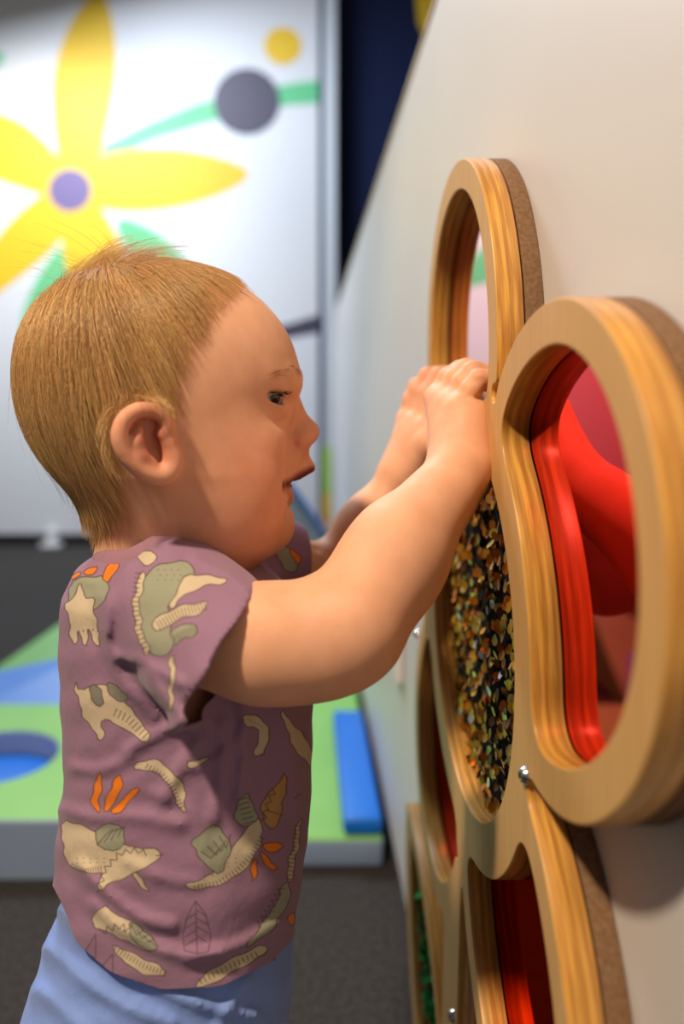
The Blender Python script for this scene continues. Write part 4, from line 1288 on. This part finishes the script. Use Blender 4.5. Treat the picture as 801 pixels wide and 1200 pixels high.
def clothes(root, body):
    # ------------------------------------------------------------ shirt
    g = Grid((-.175, .325, .315), (.045, .600, .655), .0018)
    def torso(X, Y, Z):
        py = CY - SH * (Z - EYE)
        L_, R_, b = (interp(SHIRT_ROWS, py, j) for j in (1, 2, 3))
        c = (L_ + R_) / 2; a = (R_ - L_) / 2 / SH; xc = (c - CX) / SH
        p = 2.35
        e = ((np.abs(X - xc) / a) ** p + (np.abs(Y - YH) / b) ** p) ** (1 / p) - 1
        return np.maximum(e * np.minimum(a, b), Z - .634)
    g.op(torso, g.lo, g.lo + g.h * g.n, .004, pad=0)
    h0 = W(258, 775, .372); hn = np.array((.87, -.16, -.46)); hn /= np.linalg.norm(hn)
    A_ = W(212, 716, .408); B_ = W(292, 799, .370); ba = B_ - A_
    def tube_(X, Y, Z):
        t = np.clip(((X - A_[0]) * ba[0] + (Y - A_[1]) * ba[1] + (Z - A_[2]) * ba[2]) / (ba @ ba), 0, 1)
        return np.sqrt((X - A_[0] - t * ba[0]) ** 2 + (Y - A_[1] - t * ba[1]) ** 2 + (Z - A_[2] - t * ba[2]) ** 2) - (.0375 + .003 * t)
    def capd(X, Y, Z): return (X - h0[0]) * hn[0] + (Y - h0[1]) * hn[1] + (Z - h0[2]) * hn[2]
    g.op(lambda X, Y, Z: np.maximum(tube_(X, Y, Z), capd(X, Y, Z)), np.minimum(A_, B_) - .042, np.maximum(A_, B_) + .042, .012)
    g.cone(W(258, 648, .525), W(368, 668, .560), .033, .031, .018)
    fold_field(g, FOLDS)
    V, F = g.mesh(); V = smooth_mesh(V, F, 3)
    bm = np_to_bm(V, F)
    # sleeve hems
    def cut_region(test, co, no):
        sel = [f for f in bm.faces if test(f.calc_center_median())]
        ge = set(sel); 
        for f in sel: ge.update(f.verts); ge.update(f.edges)
        bmesh.ops.bisect_plane(bm, geom=list(ge), plane_co=co, plane_no=no, clear_outer=True)
    kill = []
    for f in bm.faces:
        c = f.calc_center_median()
        if c.y < .43 and abs(capd(*c)) < .012 and tube_(*c) < -.0030 and capd(*c) > -.0035 and Vector(hn).dot(f.normal) > .5 and float(torso(c.x, c.y, c.z)) > .0018: kill.append(f)
    bmesh.ops.delete(bm, geom=kill, context='FACES')
    f0 = Vector(W(346, 665, .556)); fn = Vector((.93, .30, -.10)).normalized()
    cut_region(lambda c: c.y > .515 and c.x > -.03 and c.z > .53, f0, fn)
    # hem
    hem = [(60, 1035), (72, 1058), (90, 1105), (130, 1140), (190, 1160), (260, 1156), (320, 1126), (352, 1090), (380, 1060)]
    def hemz(x, y):
        yn = 2 * YH - y if y > YH else y
        yn = min(max(yn, .375), .46)
        return EYE - (np.interp(CX + FPX * x / yn, [p[0] for p in hem], [p[1] for p in hem]) - CY) * yn / FPX
    warp_cut(bm, hemz, True)
    # neck opening
    nx0, nx1 = W(116, 0, YH)[0], W(283, 0, YH)[0]; nc = (nx0 + nx1) / 2; na = (nx1 - nx0) / 2; nb = .049
    kill = [f for f in bm.faces if f.calc_center_median().z > .59 and ((f.calc_center_median().x - nc) / na) ** 2 + ((f.calc_center_median().y - YH) / nb) ** 2 < 1]
    bmesh.ops.delete(bm, geom=kill, context='FACES')
    rim = []
    # collar band follows the opening on the cloth
    N_ = 72
    for i in range(N_):
        a = 2 * math.pi * i / N_
        x = nc + na * 1.01 * math.cos(a); y = YH + nb * 1.01 * math.sin(a)
        zz = np.arange(.655, .58, -.0006); d = g.sample(np.stack([np.full(len(zz), x), np.full(len(zz), y), zz], 1))
        k = np.argmax(d < .0004); rim.append((x, y, zz[k] if d[k] < .0004 else .60))
    rim = np.array(rim)
    for _ in range(6): rim = .5 * rim + .25 * (np.roll(rim, 1, 0) + np.roll(rim, -1, 0))
    sm = cloth('shirt_cloth', MAUVE); attr_color(sm)
    so = finish_cloth('shirt', bm, [sm], root, 2, .0016, print_colors, 'purple short sleeved shirt with dinosaurs and orange leaves')
    # collar tube, flat oval section
    Vc = []; S_ = 10
    ctr = rim.mean(0)
    for i in range(N_):
        t = rim[(i + 1) % N_] - rim[i - 1]; t /= np.linalg.norm(t)
        outw = rim[i] - ctr; outw[2] = 0; outw /= np.linalg.norm(outw)
        u = outw * .55 + np.array((0, 0, -.83)); u -= t * (u @ t); u /= np.linalg.norm(u); n = np.cross(t, u)
        for j in range(S_):
            b = 2 * math.pi * j / S_; Vc.append(rim[i] + u * (.0058 * math.cos(b) - .001) + n * .0017 * math.sin(b))
    Fc = [(i * S_ + j, i * S_ + (j + 1) % S_, ((i + 1) % N_) * S_ + (j + 1) % S_, ((i + 1) % N_) * S_ + j) for i in range(N_) for j in range(S_)]
    co = link('collar', np_mesh('collar', Vc, Fc), [cloth('collar_rib', (.33, .175, .235))], None, True)
    co.parent = so; co.matrix_parent_inverse = so.matrix_world.inverted()
    # ------------------------------------------------------------ shorts
    g = Grid((-.185, .335, .16), (.02, .590, .435), .0022)
    rows = [(960, 95, 335, .074), (1040, 82, 340, .080), (1100, 56, 344, .086), (1160, 38, 342, .092), (1230, 34, 330, .094), (1300, 60, 300, .09)]
    def pelvis(X, Y, Z):
        py = CY - SH * (Z - EYE)
        L_, R_, b = (interp(rows, py, j) for j in (1, 2, 3))
        c = (L_ + R_) / 2; a = (R_ - L_) / 2 / SH; xc = (c - CX) / SH; p = 2.3
        e = ((np.abs(X - xc) / a) ** p + (np.abs(Y - YH) / b) ** p) ** (1 / p) - 1
        return np.maximum(e * np.minimum(a, b), .275 - Z)
    g.op(pelvis, g.lo, g.lo + g.h * g.n, .004, pad=0)
    for yy, x0, x1 in ((.414, 165, 185), (.508, 215, 240)):
        g.cone(np.array((W(x0, 0, YH)[0], yy, .315)), np.array((W(x1, 0, YH)[0], yy, .215)), .058, .053, .02)
    fold_field(g, [([(70, 1065), (130, 1130), (230, 1180), (300, 1190)], 3.0, 9), ([(55, 1110), (120, 1170), (200, 1200)], 2.4, 9), ([(45, 1160), (90, 1200), (120, 1240)], 2.0, 10), ([(290, 1150), (260, 1190), (250, 1240)], 2.4, 9)])
    V, F = g.mesh(); V = smooth_mesh(V, F, 3)
    bm = np_to_bm(V, F)
    warp_cut(bm, lambda x, y: .235 + .10 * (x + .07), True)
    warp_cut(bm, lambda x, y: hemz(x, y) + .022, False)
    finish_cloth('shorts', bm, [cloth('shorts_jersey', (.21, .33, .76), weave=900)], root, 1, .002, None, 'soft blue shorts')



def child():
    root = empty('person', (W(195, 0, YH)[0], YH, 0), 'toddler in purple dinosaur shirt and blue shorts touching the wooden flower with both hands', 'person')
    g = build_body()
    V, F = g.mesh(); V = smooth_mesh(V, F, 2)
    me = np_mesh('body', V, F); point_color(me, skin_colors(V, g))
    link('body', me, [skin_material()], root, True)
    eyes(root); teeth(root); hair(g, V, F, root)
    clothes(root, g)


# ================================================================ LIGHTING
def lamp(name, kind, loc, aim, energy, color, size=.3, spot=None, blend=.5):
    l = bpy.data.lights.new(name, kind); l.energy = energy; l.color = color
    if kind == 'AREA': l.shape = 'DISK'; l.size = size
    if kind == 'SPOT': l.spot_size = math.radians(spot); l.spot_blend = blend; l.shadow_soft_size = size
    o = bpy.data.objects.new(name, l); C.objects.link(o); o.location = loc
    o.rotation_euler = (Vector(aim) - Vector(loc)).to_track_quat('-Z', 'Y').to_euler()
    return o


def lights():
    w = bpy.data.worlds.new('room_light'); bpy.context.scene.world = w; w.use_nodes = True
    b = w.node_tree.nodes['Background']; b.inputs[0].default_value = (.95, .88, .84, 1); b.inputs[1].default_value = .14
    lamp('ceiling_spot_lamp', 'SPOT', (-.75, -.40, 2.1), (.05, .46, .62), 172, (1, .78, .55), .07, 60, .6)
    lamp('mural_lamp', 'SPOT', (-1.5, 2.6, 2.9), (-1.35, 3.95, 1.45), 135, (1, .98, .96), .1, 75, 1)
    lamp('back_room_lamp', 'AREA', (-.9, 2.7, 2.9), (-.3, 2.6, 0), 80, (.78, .87, 1), .9)


def camera():
    c = bpy.data.cameras.new('camera'); o = bpy.data.objects.new('camera', c); C.objects.link(o)
    o.location = (0, 0, EYE); o.rotation_euler = (math.pi / 2, 0, 0)
    c.sensor_fit = 'VERTICAL'; c.sensor_height = 36; c.sensor_width = 24; c.lens = 36 * FPX / 1200
    c.shift_x = (400.5 - CX) / 1200; c.shift_y = -(600 - CY) / 1200
    c.clip_start = .02; c.clip_end = 50
    c.dof.use_dof = True; c.dof.focus_distance = .43; c.dof.aperture_fstop = 3.0; c.dof.aperture_blades = 9
    s = bpy.context.scene; s.camera = o
    s.view_settings.view_transform = 'Standard'; s.view_settings.look = 'None'
    s.view_settings.gamma = 1; s.view_settings.exposure = 0; s.view_settings.use_curve_mapping = False
    s.cycles.max_bounces = 8; s.cycles.caustics_reflective = False; s.cycles.caustics_refractive = False; s.cycles.sample_clamp_indirect = 4
    s.cycles.use_denoising = True


setting(); mural(); foam(); flower()
child()
lights(); camera()
